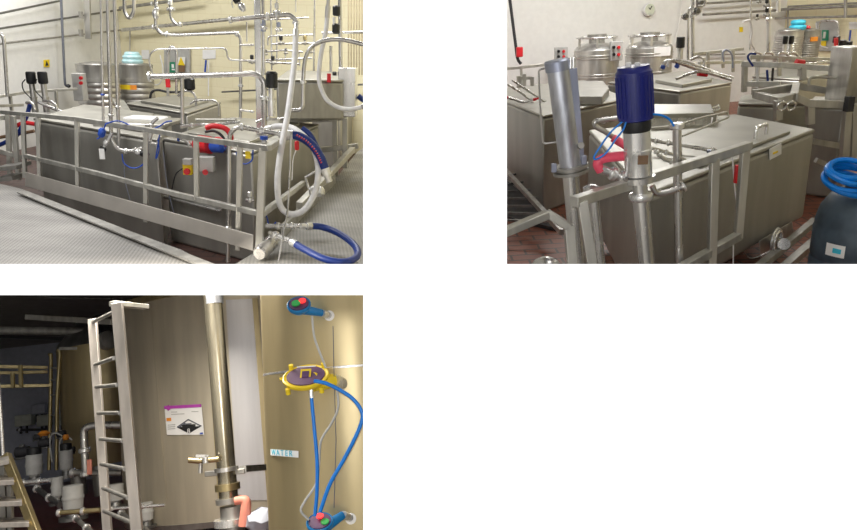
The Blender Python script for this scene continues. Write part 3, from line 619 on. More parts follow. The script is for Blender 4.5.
# dark gratings between left tank and near tank
for i, (a, b_) in enumerate((((505, 175), (552, 226)),)):
    single('floor_grate_bar', MB().bar(R.fl(503, 168, -.05), R.fl(562, 232, -.05), .05), 'steel', 'bright steel edge bar of the dark floor channel beside the left tank', 'edge bar')
t = thing('channel_grate', R.fl(515, 195, -.1), 'dark bar grating over the floor channel beside the tank with the octagonal lid', 'grating')
for k in range(7): part('bar', MB().bar(R.fl(503, 178+k*7, -.1), R.fl(516+k*7, 174+k*8, -.1), .022), 'steel_dark', t)
gq = [R.fl(x, y, -.28) for x, y in ((500, 172), (540, 208), (556, 228), (500, 215))]
single('channel_pan', MB().prism([p-V((0, 0, .05)) for p in gq], gq), 'black_rubber', 'black channel floor below the dark bar grating', 'channel')
# tanks
S1 = tank('square_tank', 'large stainless tank on the left with an octagonal raised lid', [(501, 98.8), (543, 115.5), (627, 98), (585, 80), (503, 88)], .78, FLZ, mat='tank')
q = [R.fl(x, y, .78) for x, y in ((575, 105), (602, 105), (609, 96), (603, 88), (580, 88), (572, 96))]
part('raised_lid', MB().prism(q, [p+V((0, 0, .10)) for p in q]), 'tank', S1, .01)
S2 = tank('square_tank', 'stainless tank in the middle distance behind the open hinged hood', [(608, 82), (680, 91), (732, 82), (680, 71)], .78, FLZ)
q = [R.fl(x, y, .78) for x, y in ((655, 83), (682, 88), (712, 82), (688, 77))]
part('hatch', MB().prism(q, [p+V((0, 0, .05)) for p in q]), 'tank_top', S2, .01)
S3 = tank('square_tank', 'biggest nearest stainless tank carrying a small white label, behind the near railing', [(589, 130), (646, 194), (815, 129), (735, 114)], .78, .0, mat='tank', tmat='tank_top')
q = [R.fl(x, y, .78) for x, y in ((662, 160), (700, 168), (790, 134), (735, 121))]
part('lid_panel', MB().prism(q, [p+V((0, 0, .025)) for p in q]), 'tank_top', S3, .006)
lp = bpy.data.objects[[o.name for o in S3.children if o.name.startswith('lid_panel')][0]]
hp = [R.fl(755, 139, .80), R.fl(755, 139, .80)+V((0, 0, .09)), R.fl(766, 135, .80)+V((0, 0, .09)), R.fl(766, 135, .80)]
part('lid_handle', MB().sweep(fillet(hp, .03), .014, 8), 'steel_bright', lp)
fp = plane(V(S3['_top'][1]), V(S3['_top'][2]))
t = sign('tank_label', 'small white label sheet on the side of the nearest tank', [(770, 149), (781.5, 143), (781.5, 154), (770, 160)], fp, 'paper', 'label', .006, .012)
addpart(t, 'print_line', MB().box(R.on(775.5, 152.5, fp, .014), .09, .004, .015, (fp[1].cross(V((0, 0, 1))), fp[1], V((0, 0, 1)))), 'yellow')
S4 = tank('square_tank', 'stainless tank at the right with an open tube frame over it', [(738, 103), (779, 104), (812, 102), (795, 93), (742, 95)], .74, FLZ, mat='tank_top', tmat='tank_top')
S5 = tank('square_tank', 'stainless tank at the far right beside the grey upright cabinet', [(806, 104), (846, 106), (862, 98), (815, 96)], .717, FLZ, mat='tank')
S6 = tank('square_tank', 'low distant stainless tank under the paired motors', [(752, 76), (800, 79), (838, 72), (790, 66)], .66, FLZ, mat='tank_top')
# open hood
Y = 6.5
t = thing('hinged_hood', P(682, 130, Y), 'pale rectangular hinged hood standing open on the nearest tank', 'hood')
q = path([(651, 128, Y), (711, 127, Y), (712, 113, Y), (651, 114, Y)])
part('front_panel', MB().prism([p+V((0, .05, 0)) for p in q], q), 'steel_bright', t, .004)
q = path([(650, 114, Y-.02), (714, 113, Y-.02), (711, 104, Y+.3), (652, 104, Y+.3)])
part('top_panel', MB().prism([p-V((0, 0, .04)) for p in q], q), 'tank_top', t, .004)
part('side_panel', MB().prism(path([(711, 127, Y), (714, 113, Y), (716, 121, Y+.4)]), [p+V((.03, 0, 0)) for p in path([(711, 127, Y), (714, 113, Y), (716, 121, Y+.4)])]), 'steel', t)
part('handle', MB().sweep(smooth(path([(712, 108, Y), (718, 106), (719, 109), (713, 111)])), .012, 8), 'steel_bright', t)
# containers
def cryo(label, x, ytop, ybot, Yd, rpx, band):
    base = P(x, ybot, Yd); H = (P(x, ytop+9, Yd)-base).length; r = PX(rpx, Yd)
    t = thing('lidded_container', base, label, 'container', 'round steel containers by the white wall')
    prof = [(0, r*.97)]
    for k in (.3, .5, .6, .635, .83, .865):
        prof += [(H*k, r), (H*(k+.006), r*1.03), (H*(k+.014), r*1.03), (H*(k+.02), r)]
    prof += [(H*.94, r), (H*.98, r*.88), (H, r*.7), (H*1.02, r*.5)]
    part('body', MB().lathe(base, prof, n=48), 'steel', t)
    z = base+V((0, 0, H))
    ring = part('top_ring', MB().torus(z+V((0, 0, H*.09)), r*.88, r*.045, n=36), 'steel_pipe', t)
    for k in range(6):
        a = k*PI/3+.3; d = V((math.cos(a), math.sin(a), 0))
        part('ring_post', MB().bar(z+d*r*.88-V((0, 0, H*.03)), z+d*r*.88+V((0, 0, H*.09)), r*.09), 'steel_pipe', ring)
    part('neck', MB().lathe(z, [(0, r*.35), (H*.1, r*.35), (H*.1, r*.42), (H*.13, r*.42)]), 'steel_dull', t)
    if band: part('paper_label', MB().box(base+V((r*.25, -r*.99, H*.9)), r*.7, .02, H*.11), 'paper', t)
    return t
cryo('round steel container with a domed top on the left, behind the capped pole', 594.5, 36, 124, 14.0, 20.5, False)
cryo('round steel container with a white paper label under the clock', 645.5, 34, 121, 14.3, 21, True)
def cbox(label, x, y, w, h, Yd, n=2):
    t = thing('control_box', P(x, y+h/2, Yd), label, 'control box')
    bx = part('box', MB().box(P(x, y, Yd), PX(w, Yd), .12, PX(h, Yd)), 'grey_plastic', t, .01)
    for k in range(n):
        for j, m in ((-.22, 'drum_black'), (.22, 'red')):
            part('button', MB().lathe(P(x+w*j, y-h*.22+k*h*.42, Yd-.06), [(0, .03), (.04, .028)], V((0, -1, 0)), 12), m, bx)
cbox('grey control box with red and black buttons on the white wall left of the containers', 561, 54, 11.5, 12, 15)
cbox('grey control box with red and black buttons between the two round containers', 616, 51, 11, 17, 13.6)
pipe('wall_cable', 'thick black cable down the white wall at the left edge', [(509.5, -3, 14.6), (515, 40), (517.5, 58), (521, 64)], 1.4, 'black_rubber', 'cable', soft=True)
single('wall_switch', MB().box(P(519.5, 52, 14.5), PX(6, 14.5), .1, PX(9, 14.5)), 'red', 'red and grey switch box beside the thick black cable', 'switch', bevel=.02)
# clock
c = R.on(649.5, 9.5, W2A, .08); n = W2A[1]
t = thing('wall_clock', c, 'round pale wall clock above the containers', 'clock')
r = PX(5.6, c.y)
part('rim', MB().lathe(c-n*.04, [(0, r), (.05, r), (.06, r*.9), (.03, r*.88)], n, 36), 'paper', t)
part('face', MB().lathe(c-n*.03, [(0, r*.88), (.05, r*.88)], n, 36), 'clock_face', t)
ex = V((0, 0, 1)).cross(n).normalized()
for a, l_ in ((1.1, .6), (2.3, .42)): part('hand', MB().bar(c+n*.03, c+n*.03+(ex*math.cos(a)+V((0, 0, 1))*math.sin(a))*r*l_, .012), 'black', t)
# left rails & odds behind left tank
railing('low distant steel rail against the white wall at the left edge', [('top_rail', [(503, 69, 13.2), (520, 67.5), (548, 64.5)])], [[(521, 68, 13.2), (523, 100, 13.2)]], .05)
single('post_cluster', MB().bar(P(519, 76, 9.6), P(519, 88, 9.6), .06).bar(P(524, 74, 9.6), P(524, 86, 9.6), .05).bar(P(518, 78, 9.6), P(532, 78, 9.6), .04).bar(P(532, 77, 9.6), P(532, 86, 9.6), .05), 'steel', 'small steel pipe stand on the back of the left tank', 'pipe stand')
pipe('hose', 'red tipped steel hose on the far left of the left tank top', [(505, 97, 8.5), (513, 99), (524, 102), (536, 99)], 1.2, 'steel_pipe', 'hose', soft=True, ends=('red', 6))
for i, pts in enumerate(([(507, 84, 9), (520, 92), (535, 104), (548, 112)], [(512, 80, 9), (530, 92), (548, 104)])):
    pipe('tank_pipe', ('lower', 'upper')[i]+' of two thin pipes slanting along the left tank top', pts, 1.0)
# galvanised pole with cap
Y = 3.9
a, b_ = P(557.5, 67, Y), P(570.5, 168, Y)
t = thing('vent_pole', P(584, 262, Y), 'thick galvanised pole with a blue grey cap and a round flange', 'pole')
ax = (a-b_).normalized(); rr = PX(10.2, Y)
part('shaft', MB().lathe(b_, [(0, rr), ((a-b_).length, rr)], ax, 32), 'galvanised', t)
part('cap', MB().lathe(a-ax*.02, [(0, rr*1.12), (.05, rr*1.15), (.058, rr*1.05), (.06, .01)], ax, 32), 'steel_blue', t)
part('flange', MB().lathe(b_-ax*.03, [(0, rr*1.7), (.018, rr*1.7), (.018, rr*1.3), (.03, rr*1.3), (.03, rr*1.7), (.045, rr*1.7)], ax, 32), 'steel_dull', t)
part('lower_pipe', MB().sweep([P(570.5, 172, Y), P(590, 396, Y)], rr*.78, 24), 'steel_pipe', t)
part('channel', MB().bar(P(571.5, 68, Y+.08), P(580, 168, Y+.08), PX(9, Y), .05), 'steel_blue', t, .004)
for x, y in ((552, 168), (582, 160)): part('lug', MB().box(P(x+2, y, Y-.05), .03, .015, .05), 'steel_blue', t, .004)
for x, y in ((570.5, 62.5), (573.5, 62)): part('bolt', MB().lathe(P(x, y+6, Y-.03), [(0, .009), (.045, .009), (.045, .012), (.055, .012)]), 'steel_bright', t)
part('clip', MB().lathe(P(580, 146, Y-.04), [(0, .018), (.03, .018)], V((0, -1, .3)), 14), 'steel_dull', t)
part('wire_handle', MB().sweep(fillet(path([(548, 68, 4.0), (538.5, 69.5), (540, 105), (543, 144), (557, 142)]), .02), .0055, 8), 'steel_pipe', t)
single('dome_cap', MB().lathe(P(546, 268, 3.4), [(-.92, .06), (-.9, .03), (-.02, .03), (0, .075), (.02, .074), (.04, .06), (.055, .03), (.06, .002)]), 'steel_pipe', 'rounded steel dome at the bottom edge below the galvanised pole', 'dome')
# near railing
Y0, Y1 = 3.3, 4.35
t = railing('near stainless guard railing of square tube sloping up to the right across the nearest tank',
            [('top_rail', [(577, 201, Y0), (747, 146, Y1)]), ('lower_rail', [(640, 292, 3.6), (738, 236, Y1)])],
            [[(582, 201, Y0), (616, 425, Y0)], [(714.5, 158, 4.1), (708, 385, 4.1)], [(745.5, 146, Y1), (738, 238, Y1)]], .052)
single('hand_rail', MB().bar(*path([(498, 235, 3.2), (548, 214, 3.3)]), .05, .04).bar(*path([(547, 213, 3.3), (569, 227, 3.3)]), .05, .04).bar(*path([(569, 225, 3.3), (586, 425, 3.3)]), .05, .05), 'light_frame', 'bent flat stainless handrail at the lower left in front of the red tiles', 'handrail', bevel=.005)
# blue motor pump
Y = 3.55
b_ = P(638.8, 176, Y); a = P(633.3, 66, Y); ax = (a-b_).normalized(); L = (a-b_).length; r = PX(16.5, Y)
t = thing('motor_pump', P(655, 268, Y), 'steel pump with a large dark blue motor on top, in front of the nearest tank', 'pump')
prof = [(L*.52, r*.9), (L*.53, r), (L*.93, r*1.02), (L*.95, r*1.02), (L*.97, r*.92), (L, r*.9), (L, .01)]
mo = part('motor', MB().lathe(b_, prof, ax, 48), 'navy', t)
x_ = ax.orthogonal().normalized(); y_ = ax.cross(x_)
for k in range(24):
    d = x_*math.cos(k*PI/12)+y_*math.sin(k*PI/12)
    part('rib', MB().bar(b_+ax*L*.56+d*r*1.01, b_+ax*L*.92+d*r*1.02, .004, .006, d), 'navy', mo)
part('coupling', MB().lathe(b_, [(L*.42, r*.78), (L*.45, r*.84), (L*.52, r*.84)], ax, 40), 'black', t)
part('body', MB().lathe(b_, [(.0, r*.62), (L*.01, r*.78), (L*.21, r*.78), (L*.215, r*.80), (L*.25, r*.80), (L*.255, r*.77), (L*.42, r*.77)], ax, 40), 'steel_bright', t)
part('flange', MB().lathe(b_, [(-.03, r*.66), (-.03, r*.95), (0, r*.95), (0, r*.6)], ax, 40), 'steel_pipe', t)
part('neck', MB().sweep([b_-ax*.02, P(640.5, 196, Y)], r*.45, 24), 'steel_pipe', t)
part('pipe', MB().sweep([P(640.5, 196, Y), P(660, 415, Y)], r*.5, 24), 'steel_pipe', t)
part('clamp', MB().lathe(P(641, 200, Y), [(0, r*.62), (.01, r*.7), (.03, r*.7), (.04, r*.62)], ax, 30), 'steel_bright', t)
for x in (628.5, 637.5): part('bolt', MB().lathe(P(x, 67, Y-.02), [(0, .014), (.02, .014), (.022, .01)], ax, 12), 'paper', mo)
part('name_plate', MB().box(P(643, 160, Y-r*.82), .05, .006, .045), 'brown', t)
# side port on body, pink sleeves
pipe('process_pipe', 'pink sleeved elbow pipe entering the left side of the blue motor pump', [(625, 156, 3.6), (612, 157), (602, 159), (597.5, 164), (601, 171)], 4.8, 'pink', 'pipe', soft=True)
pipe('process_pipe', 'steel pipe with a pink cuff running back along the nearest tank top', [(616, 139, 4.3), (604, 131), (596, 127), (594, 122), (602, 120), (620, 118)], 2.6, 'steel_pipe', bend=.06)
pipe('pink_sleeve', 'short pink sleeve on the upper steel pipe just behind the blue motor pump', [(613, 138, 4.25), (628, 147, 4.2)], 4.0, 'pink', 'sleeve')
pipe('process_pipe', 'steel pipe run from the blue motor pump to the tank hood', [(596, 123, 5.6), (610, 120), (622, 118)], 1.6, clamps=(.3,))
pipe('process_pipe', 'short steel side pipe with ferrule left of the blue motor pump', [(600, 168.5, 3.6), (627, 179, 3.6)], 4.4, 'steel_bright', clamps=(.5, .85))
pipe('process_pipe', 'curved steel pipe from the pump flange into the nearest tank front', [(652, 186, 3.75), (657, 193), (668, 192), (680, 188), (684, 186)], 3.0, soft=True, flanges=(.98,))
pipe('air_line', 'blue air line looping down from the left of the blue motor', [(622, 122, 3.4), (610, 133), (600, 147), (594, 157), (597, 159), (606, 153), (616, 139), (623, 130), (626, 122)], .9, 'air_blue', 'air line', soft=True)
pipe('air_line', 'blue air line from the right of the blue motor to the upright pipe', [(649, 114, 3.5), (660, 115), (669, 119), (674, 126)], 1.1, 'air_blue', 'air line', soft=True)
pipe('upright_pipe', 'upright steel pipe with a wire hoop on top right of the blue motor pump', [(677, 126, 4.0), (681, 392, 4.0)], 4.3, 'steel_pipe', clamps=(.0,))
pipe('wire_hoop', 'thin bent hoop bar from the upright pipe over the nearest tank top', [(650, 128, 4.6), (676, 126, 4.6), (700, 118, 4.9), (727, 112, 5.2), (729, 117, 5.2), (705, 127, 4.9), (682, 136, 4.6)], 1.1, 'light_frame', 'hoop bar', bend=.05)
t = thing('upright_pipe', P(601, 272, 3.6), 'short capped pipe post behind the corner of the near railing', 'pipe')
part('tube', MB().sweep(path([(593, 192, 3.6), (615, 410, 3.6)]), .028, 20), 'steel_pipe', t)
part('cap', MB().lathe(P(591.5, 193, 3.6), [(0, .04), (.01, .045), (.03, .045), (.045, .02)]), 'steel_pipe', t)
for i, pts in enumerate(([(650, 140, 5.3), (680, 145, 5.1), (716, 151, 4.9)], [(652, 148, 4.7), (672, 154), (686, 160)], [(655, 150, 4.6), (662, 158), (672, 162)])):
    pipe('tank_pipe', ('long steel pipe along the nearest tank top ending behind the rail', 'shorter steel pipe on the nearest tank top by the upright pipe', 'stub pipe with fittings right of the pump body')[i], pts, 1.7, clamps=(.1, .3, .95) if i != 1 else (.4,))
pipe('tank_pipe', 'short vertical stub below the long steel pipe on the nearest tank', [(709, 150, 4.85), (710, 175, 4.85)], 2, 'steel_blue')
pipe('cable', 'thin white cable hanging down the nearest tank front with a red grip', [(732, 153, 4.6), (735, 190), (738, 215), (734, 232), (733, 272)], .7, 'white_plastic', 'cable', soft=True)
single('grip', MB().box(P(737, 174, 4.55), PX(4.5, 4.85), .03, PX(17, 4.85)), 'red', 'red grip tag on the thin white cable by the near railing', 'tag', bevel=.005)
# outlet bracket
Y = 4.7
t = thing('outlet_bracket', P(780, 262, Y), 'steel outlet bracket with a coiled clamp low on the nearest tank side', 'bracket')
pp = lambda x, y, o: R.on(x, y, fp, o)
part('back_plate', MB().prism([pp(x, y, .02) for x, y in ((759, 241), (792, 221), (794, 236), (760, 258))], [pp(x, y, .05) for x, y in ((759, 241), (792, 221), (794, 236), (760, 258))]), 'steel', t, .004)
part('pipe', MB().sweep([pp(778, 242, .05), pp(784, 244, .2)], .045, 20), 'steel_pipe', t)
part('clamp', MB().torus(pp(776, 240, .12), .09, .012, fp[1]).torus(pp(778, 241, .16), .075, .01, fp[1]), 'steel_bright', t)
single('support_beam', MB().bar(R.fl(752, 273, -.02), R.fl(815, 221, -.02), .055), 'steel_dull', 'upper steel support beam along the foot of the nearest tank', 'beam')
single('support_beam', MB().bar(R.fl(775, 276, -.1), R.fl(822, 235, -.1), .06), 'steel_dull', 'lower steel support beam along the foot of the nearest tank', 'beam')
pipe('cable', 'thin wire sagging at the foot of the nearest tank', [(742, 250, 5.2), (750, 258), (762, 255), (775, 248)], .5, 'steel_pipe', 'cable', soft=True)
# drum
Y = 4.3; base = P(841, 356, Y); r = PX(43.5, Y); H = (P(853, 190, Y)-base).length
t = thing('drum', base, 'dark blue grey plastic drum with rounded shoulders and a white label at the lower right', 'drum')
part('body', MB().lathe(base, [(0, r*.93), (H*.05, r), (H*.3, r), (H*.32, r*.97), (H*.34, r), (H*.60, r), (H*.615, r*.97), (H*.635, r), (H*.78, r), (H*.796, r*.97), (H*.816, r*.98), (H*.898, r*.9), (H*.966, r*.72), (H, r*.52), (H*1.0, r*.45), (H*1.04, r*.45), (H*1.04, r*.38)], n=56), 'drum', t)
part('mouth', MB().lathe(base+V((0, 0, H*1.02)), [(0, r*.39), (.04, r*.39)]), 'drum_black', t)
an = math.radians(-90-62); d = V((math.cos(an), math.sin(an), 0)); dd = V((-d.y, d.x, 0))
lc = base+V((0, 0, H*.70))
lab = MB(); N = 8; ps = []
for k in range(N+1):
    a2 = an-.16+.5*k/N*.85; ps.append((math.cos(a2)*(r+.004), math.sin(a2)*(r+.004)))
bt = [lc+V((x, y, -.04)) for x, y in ps]; tp = [lc+V((x, y, .04)) for x, y in ps]
lab.add(bt+tp, [(i, i+1, N+2+i, N+1+i) for i in range(N)])
dl = part('label', lab, 'paper', t)
a2 = an+.1; part('label_mark', MB().box(lc+V((math.cos(a2)*(r+.006), math.sin(a2)*(r+.006), 0)), .05, .006, .03, (V((-math.sin(a2), math.cos(a2), 0)), V((math.cos(a2), math.sin(a2), 0)), V((0, 0, 1)))), 'cyan', dl)
mb = MB()
for k, (dy, rr_) in enumerate(((0, 22), (-5, 22), (-10, 20), (-15, 17))):
    mb.torus(P(849, 184+dy, Y-.02), PX(rr_, Y), PX(2.8, Y), V((.1*(-1)**k, -.35, 1)), 40)
single('coiled_hose', mb, 'air_blue', 'bright blue hose coiled on top of the dark drum', 'hose')
# open tube frame of tank S4
Yf = 7.3
t = railing('open stainless tube frame with a forked middle over the right hand tank',
            [('front_rail', [(757, 95, Yf+.5), (780, 100.5, Yf), (794, 97, Yf), (808, 103, Yf), (848, 105, Yf-.1)]), ('back_rail', [(757, 93, Yf+.5), (797, 86, Yf+.8), (836, 92, Yf+.8)]), ('cross_rail', [(794, 97, Yf), (796, 86, Yf+.8)])],
            [[(778, 100, Yf), (778, 120, Yf)], [(810, 103, Yf), (810, 124, Yf)], [(848, 104, Yf-.1), (844, 158, Yf-.1)], [(855, 104, Yf-.1), (853, 158, Yf-.1)]], .075, name='tube_frame')
for i, x in enumerate((782, 791)):
    single('ring_clip', MB().torus(P(x, 106, Yf-.15), .045, .01, V((0, 1, .2))), 'steel_bright', ('left', 'right')[i]+' of two ring clips hanging under the forked tube frame', 'ring')
single('upright_cabinet', MB().box(P(848, 74, 7.8), PX(19, 7.8), .4, PX(50, 7.8)), 'steel', 'tall grey steel cabinet at the right edge above the far right tank', 'cabinet', bevel=.01)
single('strap', MB().box(P(849, 104, 7.1), PX(6, 7.1), .08, PX(14, 7.1)), 'black_rubber', 'black strap wrapped on the right leg of the tube frame', 'strap')
single('lower_shelf', MB().bar(P(812, 141, 7.6), P(846, 147, 7.6), .06), 'steel', 'level steel bar on the front of the far right tank', 'bar')
single('lower_shelf', MB().bar(P(816, 160, 7.4), P(836, 169, 7.4), .05), 'steel', 'slanted steel bar low behind the blue hose coil', 'bar')
# background rails and machines
railing('distant steel railing in front of the white wall right of the upright pipes', [('top_rail', [(694, 54, 11), (742, 49, 11.5)]), ('mid_rail', [(700, 63, 10.8), (742, 62, 11.2)])], [[(708, 52, 11), (708, 70, 11)], [(723, 51, 11.2), (723, 68, 11.2)], [(733, 50, 11.3), (733, 72, 11.3)]], .045)
railing('long middle distance steel railing running across the right hand tanks', [('top_rail', [(744, 64, 8.6), (780, 65, 8.4), (836, 69, 8.2)]), ('lower_rail', [(745, 84, 8.6), (778, 84, 8.4)])], [[(745, 64, 8.6), (744, 92, 8.6)], [(803, 67, 8.3), (803, 80, 8.3)]], .06)
railing('pale pipe railing behind the long middle distance railing', [('top_rail', [(752, 57, 9.6), (836, 60, 9.4)])], [[(758, 57, 9.6), (757, 76, 9.6)], [(779, 58, 9.5), (779, 76, 9.5)], [(800, 59, 9.5), (800, 76, 9.5)]], .05)
for i, x in enumerate((755, 767, 781, 791)):
    pipe('hoop_pipe', ('leftmost', 'second from left', 'third from left', 'rightmost')[i]+' of four small arched pipes on the distant tank', [(x-4, 62, 9.8), (x-2, 54), (x+4, 53), (x+9, 58)], 1.0, soft=True)
for i, pts in enumerate(([(660, 69, 9.4), (668, 61), (690, 64), (724, 76)], [(668, 67, 9.2), (672, 61), (700, 70), (733, 78)], [(690, 60, 9.5), (698, 57), (704, 60), (704, 66)], [(676, 79, 8.8), (700, 72), (732, 80)])):
    pipe('tank_pipe', ('leftmost bent pipe on the middle tank below the clock', 'second bent pipe on the middle tank with blue end', 'small looped pipe at the back of the middle tank', 'low pale pipe across the middle tank top')[i], pts, 1.7 if i < 2 else 1.2, soft=True)
for i, (x, y) in enumerate(((662, 69), (676, 68))):
    single('blue_cuff', MB().lathe(P(x, y, 9.2), [(0, .02), (.01, .03), (.04, .03), (.05, .02)], V((.5, 0, 1))), 'blue', ('left', 'right')[i]+' blue cuff on the bent pipes of the middle tank', 'fitting')
single('red_cuff', MB().lathe(P(698, 73.5, 8.9), [(0, .03), (.12, .03)], V((1, .1, -.15))), 'red', 'red cuff on the bent pipe of the middle tank', 'fitting')
def motors(label, x, y, h, Yd, w):
    base = P(x, y+h, Yd); H = (P(x, y, Yd)-base).length; r = PX(w/2, Yd)
    t = thing('pump', base, label, 'pump'); part('body', MB().lathe(base, [(0, r*.8), (H*.5, r*.7), (H*.55, r*.5)]), 'steel', t)
    part('motor', MB().lathe(base+V((0, 0, H*.5)), [(0, r*.8), (.01, r), (H*.48, r), (H*.5, r*.8)]), 'black', t)
motors('small pump with a black motor right of the labelled container', 679.5, 37, 22, 11, 7.5)
motors('left pump of the black topped pair in front of the ribbed cabinets', 784, 36, 16, 10.6, 4.4)
motors('right pump of the black topped pair in front of the ribbed cabinets', 790, 36, 16, 10.6, 4.4)
for i, (x, y, m_) in enumerate(((836, 40, 'black'), (842, 44, 'drum_black'), (848, 45, 'drum_black'))):
    single('motor', MB().lathe(P(x, y+3, 10.6), [(0, .04), (.01, .05), (.09, .05), (.1, .03)]), m_, ('left black motor by the red post', 'middle black motor by the red post', 'right black motor by the grey cabinet')[i], 'motor')
single('red_post', MB().bar(P(836, 38, 10.3), P(836, 60, 10.3), .04), 'red', 'slim red upright beside the grey cabinet', 'post')
t, kb, kh, kr = keg('left ribbed steel drum cabinet against the cream wall', 786, 31, 62, 14, 12, 'steel', ribs=6)
t['category'] = 'container'; t['group'] = 'ribbed steel drums by the cream wall'
kb0, kh0, kr0 = kb, kh, kr
t, kb, kh, kr = keg('right ribbed steel drum cabinet with an orange mark against the cream wall', 805, 31, 62, 14.2, 10, 'steel_dull', ribs=6)
t['group'] = 'ribbed steel drums by the cream wall'
part('label_mark', MB().box(kb+V((0, -kr*1.06, kh*.74)), .14, .02, .08), 'orange', t)
single('coiled_hose', MB().torus(kb0+V((.15, 0, kh0+.05)), kr0*.42, .05).torus(kb0+V((.15, 0, kh0+.14)), kr0*.34, .05), 'cyan', 'blue coil of tubing on top of the ribbed drums', 'hose')
single('lever_handle', MB().lathe(kb+V((-.05, -.05, kh)), [(0, .02), (.05, .05), (.1, .02)]), 'red', 'small red handle on top of the right ribbed drum', 'handle')
single('notice_board', quadplate([(816, 21.5), (838, 21.5), (838, 51), (816, 51)], W2B, .06, .04), 'grey_plastic', 'grey framed board on the cream wall by the slim red upright', 'board')
t = sign('safety_sign', 'green and white safety sign on the grey board by the red upright', [(822, 30), (828.5, 30), (828.5, 40.5), (822, 40.5)], W2B, 'green', off=.1)
addpart(t, 'symbol', MB().box(R.on(825, 35, W2B, .105), .08, .01, .14), 'paper')
t = sign('warning_sign', 'small yellow warning sign low on the grey board', [(821, 41), (826, 41), (826, 46), (821, 46)], W2B, 'yellow', off=.1)
sign('notice', 'white notice sheet on the cream wall over the ribbed drums', [(797.5, 20), (805.5, 20), (805.5, 29), (797.5, 29)], W2B)
sign('notice', 'white notice sheet on the cream wall at the right edge', [(849, 22), (860, 22), (860, 29), (849, 29)], W2B)
sign('warning_sign', 'tiny yellow hazard sign on the white wall beside the thin hose loop', [(739.5, 27), (743, 27), (743, 32), (739.5, 32)], W2A, 'yellow')
pipe('wall_tube', 'bright blue tube under the right edge notice', [wp(850.5, 30, W2B, .1), wp(849.5, 42, W2B, .1)], .8, 'blue')
pipe('wall_tube', 'white cable loop beside the grey board', [wp(816, 23, W2B, .15), wp(817, 36, W2B, .15), wp(820, 45, W2B, .15), wp(828, 48, W2B, .15)], .5, 'white_plastic', 'cable', soft=True)
pipe('process_pipe', 'grey arch pipe framing the grey board', [wp(818, 52, W2B, .5), wp(819, 20.5, W2B, .5), wp(838, 20.5, W2B, .5), wp(840, 52, W2B, .5)], 1.0)
# wall pipes
for a, b_, r, l, pl, off in (((703, 14.5), (782, 10), 1.1, 'lower long pipe on the white wall, left of the corner', W2A, .2), ((706, 3.5), (782, -2), 1.0, 'upper pipe on the white wall near the valve wheels', W2A, .2),
                        ((781, 9.5), (866, 5.5), 1.3, 'thick pipe high on the cream wall', W2B, .25), ((770, 18.5), (866, 16), 1.0, 'lower long pipe on the cream wall', W2B, .25), ((788, 6.5), (866, 2.5), .8, 'thin top pipe on the cream wall', W2B, .25),
                        ((788, 7), (788, 30), .7, 'thin drop pipe at the cream wall corner', W2B, .1), ((845.5, -3), (845.5, 18), 1.4, 'short vertical pipe at the top right', W2B, .5), ((700, 55), (745, 54), .6, 'faint low conduit on the white wall', W2A, .1)):
    pipe('wall_pipe', l, [wp(*a, pl, off), wp(*b_, pl, off)], r, 'steel_dull')
pipe('upright_pipe', 'thin upright pipe with an arched top left of the valve wheels', [(688, 60, 11), (688, 12), (690, 8), (694, 8)], 1.1, bend=.1)
pipe('upright_pipe', 'thick upright pipe below the valve wheels', [(692.5, -3, 11), (693, 60, 11)], 1.6, clamps=(.3,))
pipe('upright_pipe', 'thick upright pipe left of the cream wall corner', [(769, -3, 11.4), (768.5, 54, 11.4)], 1.9, clamps=(.2, .38))
pipe('upright_pipe', 'thin upright pipe left of the thick corner upright', [(751, -3, 11.4), (750, 50, 11.4)], .8)
pipe('upright_pipe', 'short tall bracket pipe at the top of the cream wall corner', [(778.5, -3, 11.6), (778.5, 12, 11.6)], 1.8)
pipe('white_hose', 'thin white hose hanging in a loop left of the corner uprights', [(743, 22, 11.2), (750, 21), (752, 32), (751, 42), (755, 50)], 1.0, 'white_plastic', 'hose', soft=True)
pipe('pull_string', 'thin pale cord hanging on the white wall below the clock', [wp(682, -3, W2A, .06), wp(679, 25, W2A, .06), wp(671, 55, W2A, .06)], .4, 'paper', 'cord', soft=True)
pipe('hose', 'dark blue hose arching over the distant railing', [(724, 62, 10.4), (723, 53), (727, 50), (732, 55), (733, 68)], .9, 'steel_blue', 'hose', soft=True)
pipe('hose', 'dark blue hose on the post at the left of the long railing', [(753, 66, 8.4), (748, 58), (750, 54), (756, 54)], 1.0, 'blue_hose', 'hose', soft=True)
for i, (x, y, rr_) in enumerate(((701, 2.5, 4.2), (697, 11, 3.0), (685.5, 16.5, 2.4))):
    c = P(x, y, 10.9); rr2 = PX(rr_, 10.9)
    t = thing('shutoff_valve', c, ('large round valve wheel at the top', 'middle round valve wheel on the uprights', 'small round valve wheel on the thin upright')[i], 'valve', 'valve wheels on the upright pipes')
    part('hand_wheel', MB().torus(c, rr2, .015, V((0, 1, 0))), 'steel_pipe', t)
    part('hub', MB().lathe(c, [(-.05, .03), (.1, .03)], V((0, 1, 0)), 12), 'steel_dark', t)
    for k in range(3):
        d = V((math.cos(k*2.1+.5), 0, math.sin(k*2.1+.5))); part('spoke', MB().bar(c, c+d*rr2, .012), 'steel_pipe', t)
for i, (x, y) in enumerate(((766.5, 6), (766.5, 15), (759, 2), (757, 19))):
    valve(('upper dark valve on the corner upright', 'lower dark valve on the corner upright', 'small valve on the top pipe left of the corner upright', 'small valve on the lower pipe left of the corner upright')[i], x, y, 11.2, 1.4 if i < 2 else 1.0, 'black', 'steel_dull')
